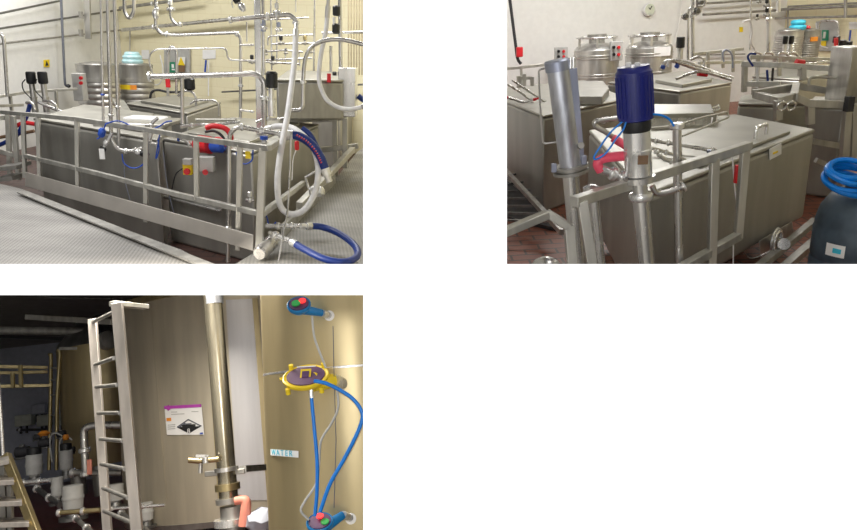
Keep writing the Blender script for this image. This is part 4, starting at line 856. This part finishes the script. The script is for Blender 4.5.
for i, pts in enumerate(([(757, 76, 8.9), (758, 66), (757, 88)], [(768, 84, 8.8), (767, 70)], [(772, 84, 8.8), (773, 68)])):
    pipe('hose', ('pale hose', 'blue striped hose', 'dark hose')[i]+' hanging behind the long railing', pts, 1.1, ('white_plastic', 'blue_hose', 'black_rubber')[i], 'hose', soft=True)
single('red_cuff', MB().lathe(P(796, 62, 9.0), [(0, .04), (.1, .04)], V((1, 0, -.2))), 'red', 'red cuff on the pipe of the distant low tank', 'fitting')
pipe('tank_pipe', 'pale curved pipe on the distant low tank ending at the red cuff', [(800, 63, 9), (812, 64), (826, 62), (834, 64)], 1.3, soft=True)
pipe('hoop_pipe', 'wide arched handrail pipe on the far right tank', [(809, 86, 7.8), (810, 79), (815, 77), (836, 78)], 1.4, 'light_frame', soft=True)
single('red_hose_end', MB().lathe(P(700, 96, 9), [(0, .01), (.01, .01)]), 'red', 'x', 'x') if False else None

# ================================================================== ROOM 3 (lower left)
setroom(R3)
CZ = 3.9; YW = 20
wa, wb = P(-20, 420, YW), P(140, 420, YW)
q = [V((wa.x, YW, 0)), V((P(380, 420, YW).x, YW, 0))]
structure('wall_back', wallbox(q[0], q[1], 0, CZ, .1, plane(*q)), 'wall_grey')
f0, f1 = R.fl(-14, 720, 0), R.fl(378, 720, 0)
fq = [f0, f1, V((q[1].x, YW, 0)), V((q[0].x, YW, 0))]
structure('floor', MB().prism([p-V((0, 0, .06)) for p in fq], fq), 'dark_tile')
fr3 = R.pt(378, 400, 2.2); fl3 = R.pt(-14, 420, 2.2)
c0 = R.fl(-16, 287, CZ); c1 = R.fl(378, 287, CZ)
cq = [c0, c1, V((q[1].x, YW, CZ)), V((q[0].x, YW, CZ))]
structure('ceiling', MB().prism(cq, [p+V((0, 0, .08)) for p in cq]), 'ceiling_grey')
pipe('ceiling_pipe', 'thick shiny pipe running level below the ceiling at the left', [(-6, 330.5, 12), (84, 331.5, 12)], 4.0, 'steel_dull')
single('ceiling_beam', MB().bar(P(-6, 336, 14.5), P(100, 340, 14.5), .12, .08), 'black', 'dark beam behind the thick shiny ceiling pipe', 'beam')
single('ceiling_rail', MB().bar(P(28, 317, 9.5), P(114, 322, 8.5), .09, .07), 'light_frame', 'pale steel rail under the ceiling reaching the ladder', 'rail', bevel=.006)
pipe('ceiling_pipe', 'dark conduit along the ceiling at the top edge', [(-4, 292, 10.5), (60, 297.5, 10.0), (112, 298.5, 9.5)], 1.3, 'steel_dark')
# big tank
def cyl(x, yt, yb, Yd, rpx, xb=None):
    b_ = P(xb or x, yb, Yd); a = P(x, yt, Yd); return b_, (a-b_), PX(rpx, Yd)/1.04
Y = 7.6
base, axv, r = cyl(246, 302, 499, Y+1.2, 121, 261)
L = axv.length
t = thing('storage_tank', base, 'big round brushed steel tank in the middle carrying a hazard label', 'tank')
part('shell', MB().lathe(base, [(0, r*.9), (0, r*.985), (.02, r), (L, r)], axv, 96), 'tank_warm', t)
ad = axv.normalized()
part('top_rim', MB().lathe(base+axv, [(-.07, r*1.012), (0, r*1.012), (.04, r*.97), (.08, r*.6), (.1, .02)], ad, 96), 'brass', t)
part('bottom_rim', MB().lathe(base, [(-.04, r*.96), (-.03, r*1.0), (.03, r*1.008), (.03, r*.99)], ad, 96), 'steel_dull', t)
def tang(px, py):    # point on the big tank shell seen through a pixel
    d = R.ray(px, py); o = V((0, 0, R.h)); oc = o-base
    dd = d-ad*d.dot(ad); oo = oc-ad*oc.dot(ad); A_, B_, C_ = dd.dot(dd), 2*dd.dot(oo), oo.dot(oo)-r*r
    D = B_*B_-4*A_*C_
    return o+d*((-B_-math.sqrt(max(D, 0)))/(2*A_))
def shellpatch(px, off=.006, n=10, th=.004):
    (x0, y0), (x1, y1), (x2, y2), (x3, y3) = px; T, B = [], []
    for k in range(n+1):
        s = k/n; p = tang(x0+(x1-x0)*s, y0+(y1-y0)*s); b2 = tang(x3+(x2-x3)*s, y3+(y2-y3)*s)
        for lst, pnt in ((T, p), (B, b2)):
            o = pnt-base; o = (o-ad*o.dot(ad)).normalized(); lst.append((pnt+o*off, pnt+o*(off+th)))
    mb = MB(); vs = [x[0] for x in T]+[x[0] for x in B]+[x[1] for x in T]+[x[1] for x in B]; m = n+1; fs = []
    for k in range(n):
        fs += [(k, k+1, m+k+1, m+k), (2*m+k, 2*m+k+1, 3*m+k+1, 3*m+k), (k, k+1, 2*m+k+1, 2*m+k), (m+k, m+k+1, 3*m+k+1, 3*m+k)]
    fs += [(0, m, 3*m, 2*m), (n, m+n, 3*m+n, 2*m+n)]
    return mb.add(vs, fs)
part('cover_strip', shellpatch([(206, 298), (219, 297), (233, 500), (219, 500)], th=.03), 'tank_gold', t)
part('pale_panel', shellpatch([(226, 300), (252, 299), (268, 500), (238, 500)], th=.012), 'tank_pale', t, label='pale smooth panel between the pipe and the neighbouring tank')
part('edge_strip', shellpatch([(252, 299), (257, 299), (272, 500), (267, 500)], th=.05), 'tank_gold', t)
part('seam', shellpatch([(151, 309), (152, 309), (167, 500), (166, 500)], th=.003), 'tank_warm', t)
for x in (170, 190, 264, 150):
    part('leg', MB().lathe(P(x+4, 540, Y+.6), [(0, .14), ((P(x, 498, Y+.6)-P(x+4, 540, Y+.6)).length, .14)], P(x, 498, Y+.6)-P(x+4, 540, Y+.6), 20), 'steel_dull', t)
# hazard label
hl = thing('hazard_label', tang(186, 420), 'white hazard label with a magenta header on the big round tank', 'label')
sh = part('sheet', shellpatch([(165.5, 405.8), (202, 404), (204.8, 434.6), (168, 434.8)], .012), 'paper', hl)
part('header', shellpatch([(165.5, 405.8), (202, 404), (202.2, 407), (165.8, 409)], .018), 'magenta', sh)
part('header_diamond', shellpatch([(170, 404.6), (173.2, 407.6), (170.2, 410.6), (167, 407.8)], .024, 2), 'magenta', sh)
part('orange_square', shellpatch([(167.8, 417.8), (172.3, 417.6), (172.5, 420.8), (168, 421)], .018), 'orange', sh)
part('diamond_black', shellpatch([(178, 427), (202, 426), (190.6, 433), (189.6, 433.2)], .018), 'black', sh)
for a, b_ in (((178, 427), (189, 419.4)), ((189, 419.4), (202, 426)), ((180, 427.2), (186, 423)), ((185, 424), (192, 423.4))):
    ps = [tang(*a), tang(*b_)]; o = V((0, -.02, 0)); part('outline', MB().bar(ps[0]+o, ps[1]+o, .01), 'dark_pipe', sh)
ps = [tang(183, 426.2), tang(196, 425.4)]; part('print_bar', MB().bar(ps[0]+V((0, -.022, 0)), ps[1]+V((0, -.022, 0)), .012, .03), 'black', sh)
for k, y in enumerate((412, 414.3, 425, 427, 429)):
    x1 = 199 if k < 2 else 176; ps = [tang(172 if k < 2 else 168.6, y), tang(x1 if k != 1 else 185, y-.6)]
    part('print_line', MB().bar(ps[0]+V((0, -.02, 0)), ps[1]+V((0, -.02, 0)), .004, .008), 'grey_plastic', sh)
nn = (tang(188, 420)-base); nn = (nn-ad*nn.dot(ad)).normalized()
textmesh('8', tang(190.2, 431)+nn*.03, ad.cross(nn), ad, .07, 'paper', sh)
part('corner_mark', shellpatch([(200.5, 432.8), (203.5, 432.2), (203.8, 433.8), (201, 434)], .018, 2), 'blue', sh)
# second tank behind the ladder
b2, a2_, r2 = cyl(102, 347, 462, 12.5, 41, 112)
t = thing('storage_tank', b2, 'darker round tank standing behind the ladder', 'tank')
part('shell', MB().lathe(b2, [(0, r2*.98), (.02, r2), (a2_.length, r2)], a2_, 72), 'tank_gold', t)
part('top_rim', MB().lathe(b2+a2_, [(0, r2*1.01), (.1, r2*.97), (.5, r2*.5), (.6, .02)], a2_, 72), 'steel_dark', t)
for x in (76, 98): part('leg', MB().sweep([P(x, 462, 12.2), P(x+4, 495, 12.2)], .12, 16), 'steel_dull', t)
single('manway_cover', MB().lathe(P(105, 341, 10.5), [(-.08, .09), (0, .14), (.1, .14), (.14, .06)], V((1, -.5, .1))), 'light_frame', 'small pale flanged fitting on top of the darker tank behind the ladder', 'fitting')
# water tank
Y = 4.2; b3, t3 = P(365.4, 638, Y), P(345, 280, Y); r3 = PX(84, Y)/1.04; a3 = t3-b3; L3 = a3.length; a3n = a3.normalized()
t = thing('storage_tank', b3, 'nearest tall steel tank at the right labelled water', 'tank')
part('shell', MB().lathe(b3, [(0, r3), (L3, r3)], a3, 96), 'tank_gold', t)
def wpt(px, py, off=0):
    d = R.ray(px, py); o = V((0, 0, R.h)); oc = o-b3
    dd = d-a3n*d.dot(a3n); oo = oc-a3n*oc.dot(a3n); rr_ = r3+off; A_, B_, C_ = dd.dot(dd), 2*dd.dot(oo), oo.dot(oo)-rr_*rr_
    D = max(B_*B_-4*A_*C_, 0); return o+d*((-B_-math.sqrt(D))/(2*A_))
def wn(p): o = p-b3; return (o-a3n*o.dot(a3n)).normalized()
hb = []
for k in range(9): hb.append((wpt(270.5+28*k/8, 449+2.0*k/8, .006), wpt(270.5+28*k/8, 455.3+2.4*k/8, .006)))
mb = MB().add([x[0] for x in hb]+[x[1] for x in hb], [(k, k+1, 10+k, 9+k) for k in range(8)])
wl = thing('name_label', wpt(284, 453), 'white strip label reading WATER on the nearest tank', 'label')
st = part('strip', mb, 'paper', wl)
for k, ch in enumerate('WATER'):
    c = wpt(273.5+k*4.3, 452.6+k*.3, .012); n = wn(c); textmesh(ch, c, a3n.cross(n), a3n, .043, 'cyan', st)
part('weld_band', MB().lathe(b3+a3*.735, [(-.006, r3*1.001), (0, r3*1.004), (.006, r3*1.001)], a3, 96), 'steel_bright', t)
# pipe in front of the big tank
Y = 5.6
t = thing('riser_pipe', P(232, 520, Y), 'thick shiny vertical pipe in front of the big round tank', 'pipe')
rr_ = PX(8.6, Y); part('tube', MB().sweep([P(212, 288, Y), P(229, 502, Y)], rr_, 32), 'pipe_warm', t)
ax = (P(212, 288, Y)-P(229, 502, Y)).normalized()
for (x, y, k, m_, h_) in ((226.5, 471, 1.45, 'steel_pipe', .03), (227.8, 490, 1.5, 'brass', .05), (229.4, 503, 1.6, 'steel_dull', .04)):
    part('clamp', MB().lathe(P(x, y, Y), [(0, rr_*1.0), (.0, rr_*k*.88), (h_, rr_*k*.88), (h_, rr_)], ax, 28), m_, t)
part('clamp_arm', MB().bar(P(205, 474, Y), P(245, 471, Y), .025, .04), 'steel_dull', t, .004)
part('top_joint', MB().lathe(P(214, 304, Y), [(0, rr_*1.05), (.3, rr_*1.05)], ax, 28), 'galvanised', t)
single('brace_bar', MB().bar(P(243, 469, 5.6), P(269, 467, 6.4), .05), 'steel_dull', 'short level brace bar between the thick pipe and the nearest tank', 'bar')
t = thing('valve', P(232, 528, Y), 'grey butterfly valve with a salmon handle under the thick vertical pipe', 'valve')
part('body', MB().lathe(P(237, 590, Y), [(0, .1), (.08, .1), (.1, .085), ((P(230, 506, Y)-P(237, 590, Y)).length, .09)]), 'steel_dull', t)
part('collar', MB().lathe(P(231.5, 525, Y), [(0, .13), (.05, .13)]), 'steel_bright', t)
hp = path([(235, 501, 5.45), (243, 500), (246, 504), (244, 526)])
part('handle', MB().sweep(smooth(hp), [.03+.0005*i for i in range(len(smooth(hp)))], 12), 'salmon', t)
t = thing('tap', P(203, 462, 5.5), 'small brass and steel sampling tap left of the thick vertical pipe', 'tap')
part('tube', MB().sweep(path([(219, 459, 5.5), (200, 461), (189, 460)]), .022, 12), 'brass', t)
part('lever', MB().bar(P(206, 456, 5.45), P(196, 456, 5.45), .02), 'steel_bright', t)
part('spout', MB().sweep(path([(201, 460, 5.5), (200.5, 473, 5.5)]), .016, 10), 'steel_pipe', t)
part('bonnet', MB().lathe(P(206, 463, 5.5), [(0, .03), (.05, .03), (.06, .015)]), 'steel_bright', t)
_w = MB().lathe(P(258, 533, 5.4), [(0, .05), (.04, .09), (.1, .1), (.15, .07), (.17, .03)], V((.3, 0, 1)), 13)
for v_ in _w.v: v_ += V((random.uniform(-.018, .018), random.uniform(-.018, .018), random.uniform(-.015, .015)))
single('cloth_bundle', _w, 'wall_grey', 'crumpled pale plastic wrap at the foot beside the salmon handle', 'wrap')
# ladder
Yl, Yr = 4.9, 4.3
A0, A1 = P(92.5, 319, Yl), P(114, 622, Yl); B0, B1 = P(117, 303, Yr), P(148, 655, Yr)
t = thing('ladder', (A1+B1)/2, 'tall wide steel ladder with flat side rails leaning at the middle', 'ladder')
up_ = (B0-A0).normalized()
part('side_rail', MB().bar(A0, A1, PX(8, Yl), .03, V((0, 1, 0))), 'ladder_steel', t, .003); part('side_rail', MB().bar(B0, B1, PX(10.5, Yr), .03, V((0, 1, 0))), 'ladder_steel', t, .003)
part('top_arm', MB().bar(B0+V((-.03, 0, 0)), P(146, 307, Yr+.3), .05, .03), 'light_frame', t, .003)
for a, b_ in (((93, 322), (114, 312)), ((95, 364.7), (114, 358)), ((96, 387), (117, 385)), ((98, 413), (120, 413)), ((100, 439), (123, 441)), ((101, 464), (125, 469)), ((103, 488), (128, 498)), ((104, 511), (132, 523))):
    part('rung', MB().sweep([P(*a, Yl), P(*b_, Yr)], .013, 12), 'steel_dull', t)
# round tube ladder
t = thing('ladder', P(54, 470, 12), 'narrow round tube ladder beside the darker tank', 'ladder')
for pts in ([(49, 355, 12), (51, 354), (50.5, 400), (49, 470)], [(57.5, 350, 11.8), (60, 352), (57, 400), (56.5, 470)]):
    part('side_rail', MB().sweep(fillet(path(pts), .1), .03, 12), 'brass', t)
part('top_plate', MB().bar(P(60, 348.5, 11.8), P(78, 348.5, 11.8), .08, .05), 'light_frame', t, .004)
for y in (368, 380, 395, 415, 433): part('rung', MB().sweep([P(50, y, 12), P(57.2, y, 11.9)], .015, 8), 'steel_dull', t)
# gold railing
railing('brass coloured tube railing high at the left edge', [('top_rail', [(-5, 366.5, 11), (46, 367.5, 11.4)]), ('mid_rail', [(-5, 373, 11.1), (46, 372, 11.5)]), ('low_rail', [(-5, 386.5, 11), (50, 385.5, 11.4)])],
        [[(12.5, 372, 11), (13, 388, 11)], [(20.5, 365, 11), (21, 387, 11)]], .05, mat='brass')
# stairs
t = thing('stairs', P(30, 530, 6), 'metal step stair with a tan stringer at the lower left corner', 'stairs')
part('stringer', MB().bar(P(6, 455, 6.4), P(62, 600, 5.9), .07, .06, V((0, 1, 0))), 'brass', t, .004)
for y0, y1, x1 in ((461, 457, 9), (479, 478, 14), (500, 499, 22), (521, 520, 29)):
    q = path([(-8, y0+2, 5.9), (x1, y1+2, 5.9), (x1-1, y1-3, 6.6), (-8, y0-3, 6.6)])
    part('tread', MB().prism([p-V((0, 0, .04)) for p in q], q), 'ladder_steel', t, .003)
part('post', MB().bar(P(3, 466, 6.6), P(5, 541, 6.6), .05), 'steel_dull', t); part('post', MB().bar(P(10, 486, 6.6), P(11, 541, 6.6), .04), 'steel_dull', t)
pipe('stair_rail', 'bright upright tube at the far left edge above the stairs', [(-2, 375, 7), (1, 420, 7), (3, 455, 7)], 1.6, 'steel_bright')
# boxes on the back wall
for i, (x0, y0, x1, y1, m_) in enumerate(((17, 415, 33, 425.5, 'pale_box'), (39, 415, 51, 425.5, 'pale_box'), (60, 414, 68, 424, 'pale_box'), (34, 404, 47, 413.5, 'wall_grey'))):
    Yd = YW-.15; c = P((x0+x1)/2, (y0+y1)/2, Yd)
    t = thing('wall_box', c, ('leftmost pale green cover box on the back wall', 'middle pale cover box on the back wall left of the narrow ladder', 'pale cover box between the narrow ladder and the darker tank', 'flat grey box above the row of pale cover boxes')[i], 'box')
    part('cover', MB().box(c, PX(x1-x0, Yd), .25, PX(y1-y0, Yd)), m_, t, .03)
    if 1:
        for s in (-.25, .1): part('conduit', MB().bar(c+V((s*PX(x1-x0, Yd), 0, -.15)), c+V((s*PX(x1-x0, Yd), 0, -.36)), .05), 'black_rubber', t)
pipe('wall_pipe', 'dark level pipe under the leftmost cover box', [(17, 430, 18.5), (46, 429.5, 18.5)], 1.2, 'black_rubber', clamps=(.1,))
# machinery
def station(label, x, yt, yb, Yd, rpx, cap=True, mat='grey_plastic'):
    base = P(x+.5, yb, Yd); H = (P(x, yt, Yd)-base).length; r = PX(rpx, Yd)
    t = thing('floor_valve', base, label, 'valve', 'valve stations on the tiled floor')
    part('foot', MB().lathe(base, [(0, r*1.3), (H*.08, r*1.3), (H*.08, r*.7), (H*.2, r*.6)], n=28), 'steel_dark', t)
    part('body', MB().lathe(base+V((0, 0, H*.18)), [(0, r*.55), (H*.08, r*.62), (H*.08, r*.9), (H*.3, r*.95), (H*.3, r*1.02), (H*.36, r*1.02), (H*.36, r*.95), (H*.6, r*.95), (H*.62, r*.8)], n=32), mat, t)
    if cap: part('cap', MB().lathe(base+V((0, 0, H*.78)), [(0, r*.7), (.01, r*.85), (H*.2, r*.85), (H*.22, r*.6)], n=28), 'black', t)
station('grey floor valve with black cap, left of the narrow tube ladder', 34, 447, 484, 9.8, 7.5)
station('floor valve with a grey body right of the narrow ladder', 66, 443, 478, 10.2, 6)
station('largest grey floor valve in the foreground left of the wide ladder', 73, 476, 520, 7.6, 9.5, False)
station('grey floor valve seen between the rails of the wide ladder', 115, 478, 508, 7.8, 8, False)
station('grey floor valve just behind the wide ladder foot', 146, 496, 528, 7.4, 7, False)
station('small grey floor valve right of the largest floor valve', 57, 470, 505, 8.6, 5.5, False)
for i, (pts, r_, m_, l) in enumerate((([(22, 482.5, 8.5), (50, 480, 8.5)], 2.0, 'steel_bright', 'bright level floor pipe left of the narrow ladder'), ([(57, 513, 7.0), (100, 510, 7.0)], 2.3, 'brass', 'brass coloured floor pipe ending in a pale cap'),
      ([(109, 509, 7), (165, 505, 7)], 1.4, 'steel_bright', 'bright thin floor pipe between the ladder and the big tank'), ([(70, 473, 8.8), (122, 473, 8.8)], 2.8, 'steel_dull', 'thick level pipe behind the ladder feet'),
      ([(36, 488, 9.2), (60, 505, 8.2)], 2.4, 'steel_dark', 'dark slanting floor pipe towards the large floor valve'), ([(75, 518, 7.2), (95, 535, 6.6)], 2.2, 'steel_dull', 'slanting floor pipe at the bottom edge left of the ladder'), ([(120, 512, 7.6), (150, 533, 7)], 2.2, 'steel_dull', 'slanting floor pipe at the bottom edge right of the ladder'))):
    pipe('floor_pipe', l, pts, r_, m_, clamps=(.05, .6))
pipe('elbow_pipe', 'shiny pipe bending into the darker tank behind the ladder', [(86, 474, 8.6), (84, 440, 8.6), (84, 428), (94, 425), (122, 425)], 3.4, 'steel_pipe', bend=.25, clamps=(.0, .28))
single('tag', MB().box(P(89.5, 467, 8.3), PX(4.5, 8.3), .03, PX(14, 8.3)), 'salmon', 'salmon tag handle on the shiny elbow pipe', 'tag', bevel=.01)
single('red_lamp', MB().lathe(P(66, 440, 10.5), [(0, .03), (.04, .05), (.08, .03)]), 'orange', 'small orange indicator on the dark machinery', 'indicator')
single('orange_cap', MB().lathe(P(44, 436, 11), [(0, .05), (.04, .09), (.08, .04)]), 'orange', 'dim orange cap on the dark machinery left of the narrow ladder', 'cap')
for i, (x, y, s) in enumerate(((44, 443, 9), (61, 434, 7), (22, 452, 11), (37, 437, 6), (70, 450, 7))):
    c = P(x, y, 11.5); w_ = PX(s, 11.5)
    t = thing('pump_unit', c-V((0, 0, w_*.6)), ('dark motor unit below the middle cover box', 'dark motor unit behind the narrow ladder', 'low grey dusty motor unit at the left of the machinery', 'small dark gearbox beside the orange cap', 'dark motor unit against the darker tank')[i], 'motor')
    part('casing', MB().lathe(c-V((w_*.6, 0, 0)), [(0, w_*.3), (.02, w_*.45), (w_*1.1, w_*.45), (w_*1.2, w_*.3)], V((1, .2, 0)), 20), 'black_rubber', t)
    part('plinth', MB().box(c-V((0, 0, w_*.5)), w_*1.1, w_*.8, w_*.2), 'steel_dark', t, .01)
    part('terminal_box', MB().box(c+V((0, 0, w_*.5)), w_*.4, w_*.3, w_*.25), 'steel_dark', t, .01)
for i, pts in enumerate(([(52, 462, 11), (50, 440), (55, 433), (62, 436)], [(60, 460, 11), (60, 442), (66, 436), (72, 440)])):
    pipe('cable', ('left', 'right')[i]+' pale cable arching over the dark machinery', pts, .7, 'grey_cable', 'cable', soft=True)
# gauges on water tank
def gauge(label, px, py, rx, mat, sx, sy, face='dial_dark', Yd=3.55, n=(.06, -.50, .86)):
    c = P(px, py, Yd); r_ = PX(rx, Yd)/1.04; n = V(n).normalized()
    t = thing('gauge', c, label, 'gauge')
    part('housing', MB().lathe(c-n*.035, [(0, r_*.6), (.02, r_*.9), (.035, r_), (.044, r_), (.049, r_*.94), (.044, r_*.85)], n, 40), mat, t)
    t['_d'] = part('dial', MB().lathe(c-n*.01, [(0, r_*.82), (.024, r_*.82)], n, 40), face, t)
    e = P(sx, sy, Yd+.08); s_ = wpt(sx+8, sy+3, -.02)
    part('neck', MB().sweep([c-n*.03+V((r_*.3, 0, 0)), e], [r_*.42, r_*.3], 18), mat, t)
    part('stem', MB().sweep([e, s_], r_*.3, 18), 'steel_bright', t)
    part('flange', MB().lathe(s_, [(-.01, .028), (.02, .028)], wn(s_), 22), 'steel_pipe', t)
    d_ = t['_d']; del t['_d']; return d_, c, r_, n
t, c, r_, n = gauge('blue rimmed level gauge highest on the nearest tank', 299, 305.5, 12, 'gauge_blue', 322, 313, n=(.08, -.72, .68))
ex = V((1, 0, 0)); ex = (ex-n*ex.dot(n)).normalized(); ey = n.cross(ex)
part('red_light', MB().lathe(c+n*.018+ex*r_*.3+ey*r_*.2, [(0, .018), (.006, .018)], n, 16), 'led_red', t); part('green_light', MB().lathe(c+n*.018-ex*r_*.2-ey*r_*.1, [(0, .022), (.006, .022)], n, 16), 'led_green', t)
t, c, r_, n = gauge('blue rimmed level gauge lowest on the nearest tank', 320, 523, 13, 'gauge_blue', 343, 515)
part('red_light', MB().lathe(c+n*.018+ey*r_*.3, [(0, .018), (.006, .018)], n, 16), 'led_red', t); part('green_light', MB().lathe(c+n*.018+ex*r_*.4-ey*r_*.2, [(0, .02), (.006, .02)], n, 16), 'led_green', t)
t, c, r_, n = gauge('large yellow rimmed sensor dial in the middle of the nearest tank', 306, 377.5, 23, 'yellow', 334, 381)
part('centre_mark', MB().box(c+n*.018, r_*.45, r_*.6, .006, (ex, ey, n)), 'yellow', t)
part('centre_panel', MB().box(c+n*.022-ey*r_*.05, r_*.3, r_*.35, .006, (ex, ey, n)), 'dial_dark', t)
for k, s in ((.45, 1), (-.5, -1)): part('print_arc', MB().bar(c+n*.02+ey*r_*k-ex*r_*.4, c+n*.02+ey*r_*k+ex*r_*.4, .012, .006), 'paper', t)
t = t.parent
for k in range(4):
    a2 = k*PI/2+.78; part('lug', MB().lathe(c-n*.02+(ex*math.cos(a2)+ey*math.sin(a2))*r_*1.0, [(0, .012), (.03, .012)], n, 12), 'yellow', t)
part('side_peg', MB().bar(c-ex*r_, c-ex*r_*1.12, .015), 'yellow', t)
part('lower_fitting', MB().sweep(path([(311, 389, 3.5), (311.5, 398, 3.5)]), .012, 12), 'steel_bright', t)
pipe('sensor_cable', 'grey cable from the highest gauge down to the yellow dial', [(312, 316, 3.5), (314, 335), (318, 348), (326, 368)], 1.1, 'grey_cable', 'cable', soft=True)
pipe('sensor_cable', 'grey cable wandering from the yellow dial down to the lowest gauge', [(337, 388, 3.55), (338, 408), (331, 424), (321, 441), (319, 465), (316, 484), (305, 501), (301, 511), (309, 520)], 1.1, 'grey_cable', 'cable', soft=True)
pipe('air_tube', 'straight bright blue tube hanging from the yellow dial', [(311.5, 398, 3.5), (314, 425), (317, 460), (317, 490), (315, 516)], 1.7, 'air_blue', 'tube', soft=True)
pipe('air_tube', 'looping bright blue tube from the yellow dial round to the lowest gauge', [(314, 381, 3.4), (325, 383), (338, 389), (352, 398), (361, 410), (362, 420), (355, 438), (343, 461), (330, 484), (320, 512)], 1.8, 'air_blue', 'tube', soft=True)
pipe('wire', 'thin dark wire running straight down the nearest tank', [(333, 326, 3.6), (334, 372, 3.6), (336, 440, 3.6), (334, 508, 3.6)], .4, 'dark_pipe', 'wire')

# ================================================================== front wall with three openings, light, viewer
def vw(px, py, d): return V(((px-CX)/FPX*d, (CY-py)/FPX*d, -d))
D0, D1 = 1.5, 1.52
xs = [-7500, -8, 363.3, 506.8, 865, 8300]
ys = [-5600, -8, 264.2, 295, 538, 6100]
rects = []
for i in range(5):
    for j in range(5):
        if (i, j) in ((1, 1), (3, 1), (1, 3)): continue
        rects.append((xs[i], ys[j], xs[i+1], ys[j+1]))
WC = Matrix.Translation((0, 0, R1.h)) @ R1.A.to_4x4()
mb = MB()
XS, YS = [(x-CX)/FPX*D0 for x in xs], [(CY-y)/FPX*D0 for y in ys]
vid = {}
for z, zz in ((0, -D0), (1, -D1)):
    for i, x in enumerate(XS):
        for j, y in enumerate(YS): vid[(i, j, z)] = len(mb.v); mb.v.append(V((x, y, zz)))
hole = {(1, 1), (3, 1), (1, 3)}
cell = lambda i, j: 0 <= i < 5 and 0 <= j < 5 and (i, j) not in hole
for i in range(5):
    for j in range(5):
        if not cell(i, j): continue
        for z in (0, 1): mb.f.append((vid[i, j, z], vid[i+1, j, z], vid[i+1, j+1, z], vid[i, j+1, z]))
        for (di, dj, a, b_) in ((-1, 0, (i, j), (i, j+1)), (1, 0, (i+1, j), (i+1, j+1)), (0, -1, (i, j), (i+1, j)), (0, 1, (i, j+1), (i+1, j+1))):
            if not cell(i+di, j+dj): mb.f.append((vid[a[0], a[1], 0], vid[b_[0], b_[1], 0], vid[b_[0], b_[1], 1], vid[a[0], a[1], 1]))
me = bpy.data.meshes.new('wall_front'); me.from_pydata([tuple(v) for v in mb.v], [], mb.f); me.materials.append(MATS['paper_wall'])
o = bpy.data.objects.new('wall_front', me); C.objects.link(o); o.matrix_world = WC; o['kind'] = 'structure'

# unseen dark box added round the rooms to keep stray world light out
hx0, hx1, hy0, hy1, hd = -15.5, 15.5, -11.5, 11.5, 26
for nm, q in (('wall_left', ((hx0, hy0, -D1), (hx0, hy1, -D1), (hx0, hy1, -hd), (hx0, hy0, -hd))), ('wall_right', ((hx1, hy0, -D1), (hx1, hy1, -D1), (hx1, hy1, -hd), (hx1, hy0, -hd))),
              ('ceiling', ((hx0, hy1, -D1), (hx1, hy1, -D1), (hx1, hy1, -hd), (hx0, hy1, -hd))), ('floor', ((hx0, hy0, -D1), (hx1, hy0, -D1), (hx1, hy0, -hd), (hx0, hy0, -hd))),
              ('wall_back', ((hx0, hy0, -hd), (hx1, hy0, -hd), (hx1, hy1, -hd), (hx0, hy1, -hd)))):
    c = sum((V(x) for x in q), V((0, 0, 0)))/4; n = (V(q[1])-V(q[0])).cross(V(q[2])-V(q[1])).normalized()
    mb = MB().prism([V(x)-c for x in q], [V(x)-c+n*.05 for x in q])
    me = bpy.data.meshes.new(nm); me.from_pydata([tuple(v) for v in mb.v], [], mb.f); me.materials.append(MATS['ceiling_grey'])
    o = bpy.data.objects.new(nm, me); C.objects.link(o); o.matrix_world = WC @ Matrix.Translation(c); o['kind'] = 'structure'

cam = bpy.data.cameras.new('camera'); cam.sensor_width = 36; cam.sensor_fit = 'HORIZONTAL'; cam.lens = 36*FPX/857
cam.clip_start = .05; cam.clip_end = 200
co = bpy.data.objects.new('camera', cam); C.objects.link(co); co.matrix_world = WC
bpy.context.scene.camera = co

def area(room, loc, sx, sy, w, col=(1, 1, 1)):
    l = bpy.data.lights.new('ceiling_or_fill_lamp', 'AREA'); l.shape = 'RECTANGLE'; l.size = sx; l.size_y = sy; l.energy = w; l.color = col
    o = bpy.data.objects.new('ceiling_or_fill_lamp', l); C.objects.link(o); o.matrix_world = room.W @ Matrix.Translation(loc)
WARM = (1, .985, .95)
area(R1, (-4.5, 6.0, 4.2), 2.2, 2.2, 230, WARM); area(R1, (-2.0, 11, 4.2), 2.5, 1.2, 220, WARM); area(R1, (-6.5, 12.5, 4.2), 2, 1.2, 160, WARM)
area(R2, (2.5, 4.0, 4.2), 2.2, 1.6, 60, WARM); area(R2, (3.5, 12, 4.2), 2.5, 1.2, 240, WARM); area(R2, (8, 12.5, 4.2), 2, 1.2, 200, WARM)
area(R3, (-4.5, 14, 3.7), 1.5, 1.5, 30, (.8, .85, 1)); area(R3, (-2.0, 4.6, 2.9), .8, .8, 140, (1, .93, .8))  # second one is an unseen fill lamp, added to brighten the big tank
l = bpy.data.lights.new('camera_flash', 'POINT'); l.energy = 125; l.shadow_soft_size = .04
o = bpy.data.objects.new('camera_flash', l); C.objects.link(o); o.matrix_world = WC @ Matrix.Translation((-.03, .08, 0))

w = bpy.data.worlds.new('world'); bpy.context.scene.world = w; w.use_nodes = True
bg = w.node_tree.nodes['Background']; bg.inputs[0].default_value = (1, 1, 1, 1); bg.inputs[1].default_value = 1.15
s = bpy.context.scene
s.view_settings.view_transform = 'Standard'; s.view_settings.look = 'None'; s.view_settings.exposure = 0; s.view_settings.gamma = 1
s.view_settings.use_curve_mapping = False
rooms_of = {}
for o, cat, r in TAILS: rooms_of.setdefault(cat, set()).add(id(r))
for o, cat, r in TAILS:
    tail = ', upper left room' if r is R1 else ', upper right room' if r is R2 else ', lower left room'
    if len(rooms_of[cat]) > 1 and len(o['label'].split()) <= 13: o['label'] = o['label']+tail
for o in bpy.data.objects:
    for k in ('_c', '_top'):
        if k in o: del o[k]
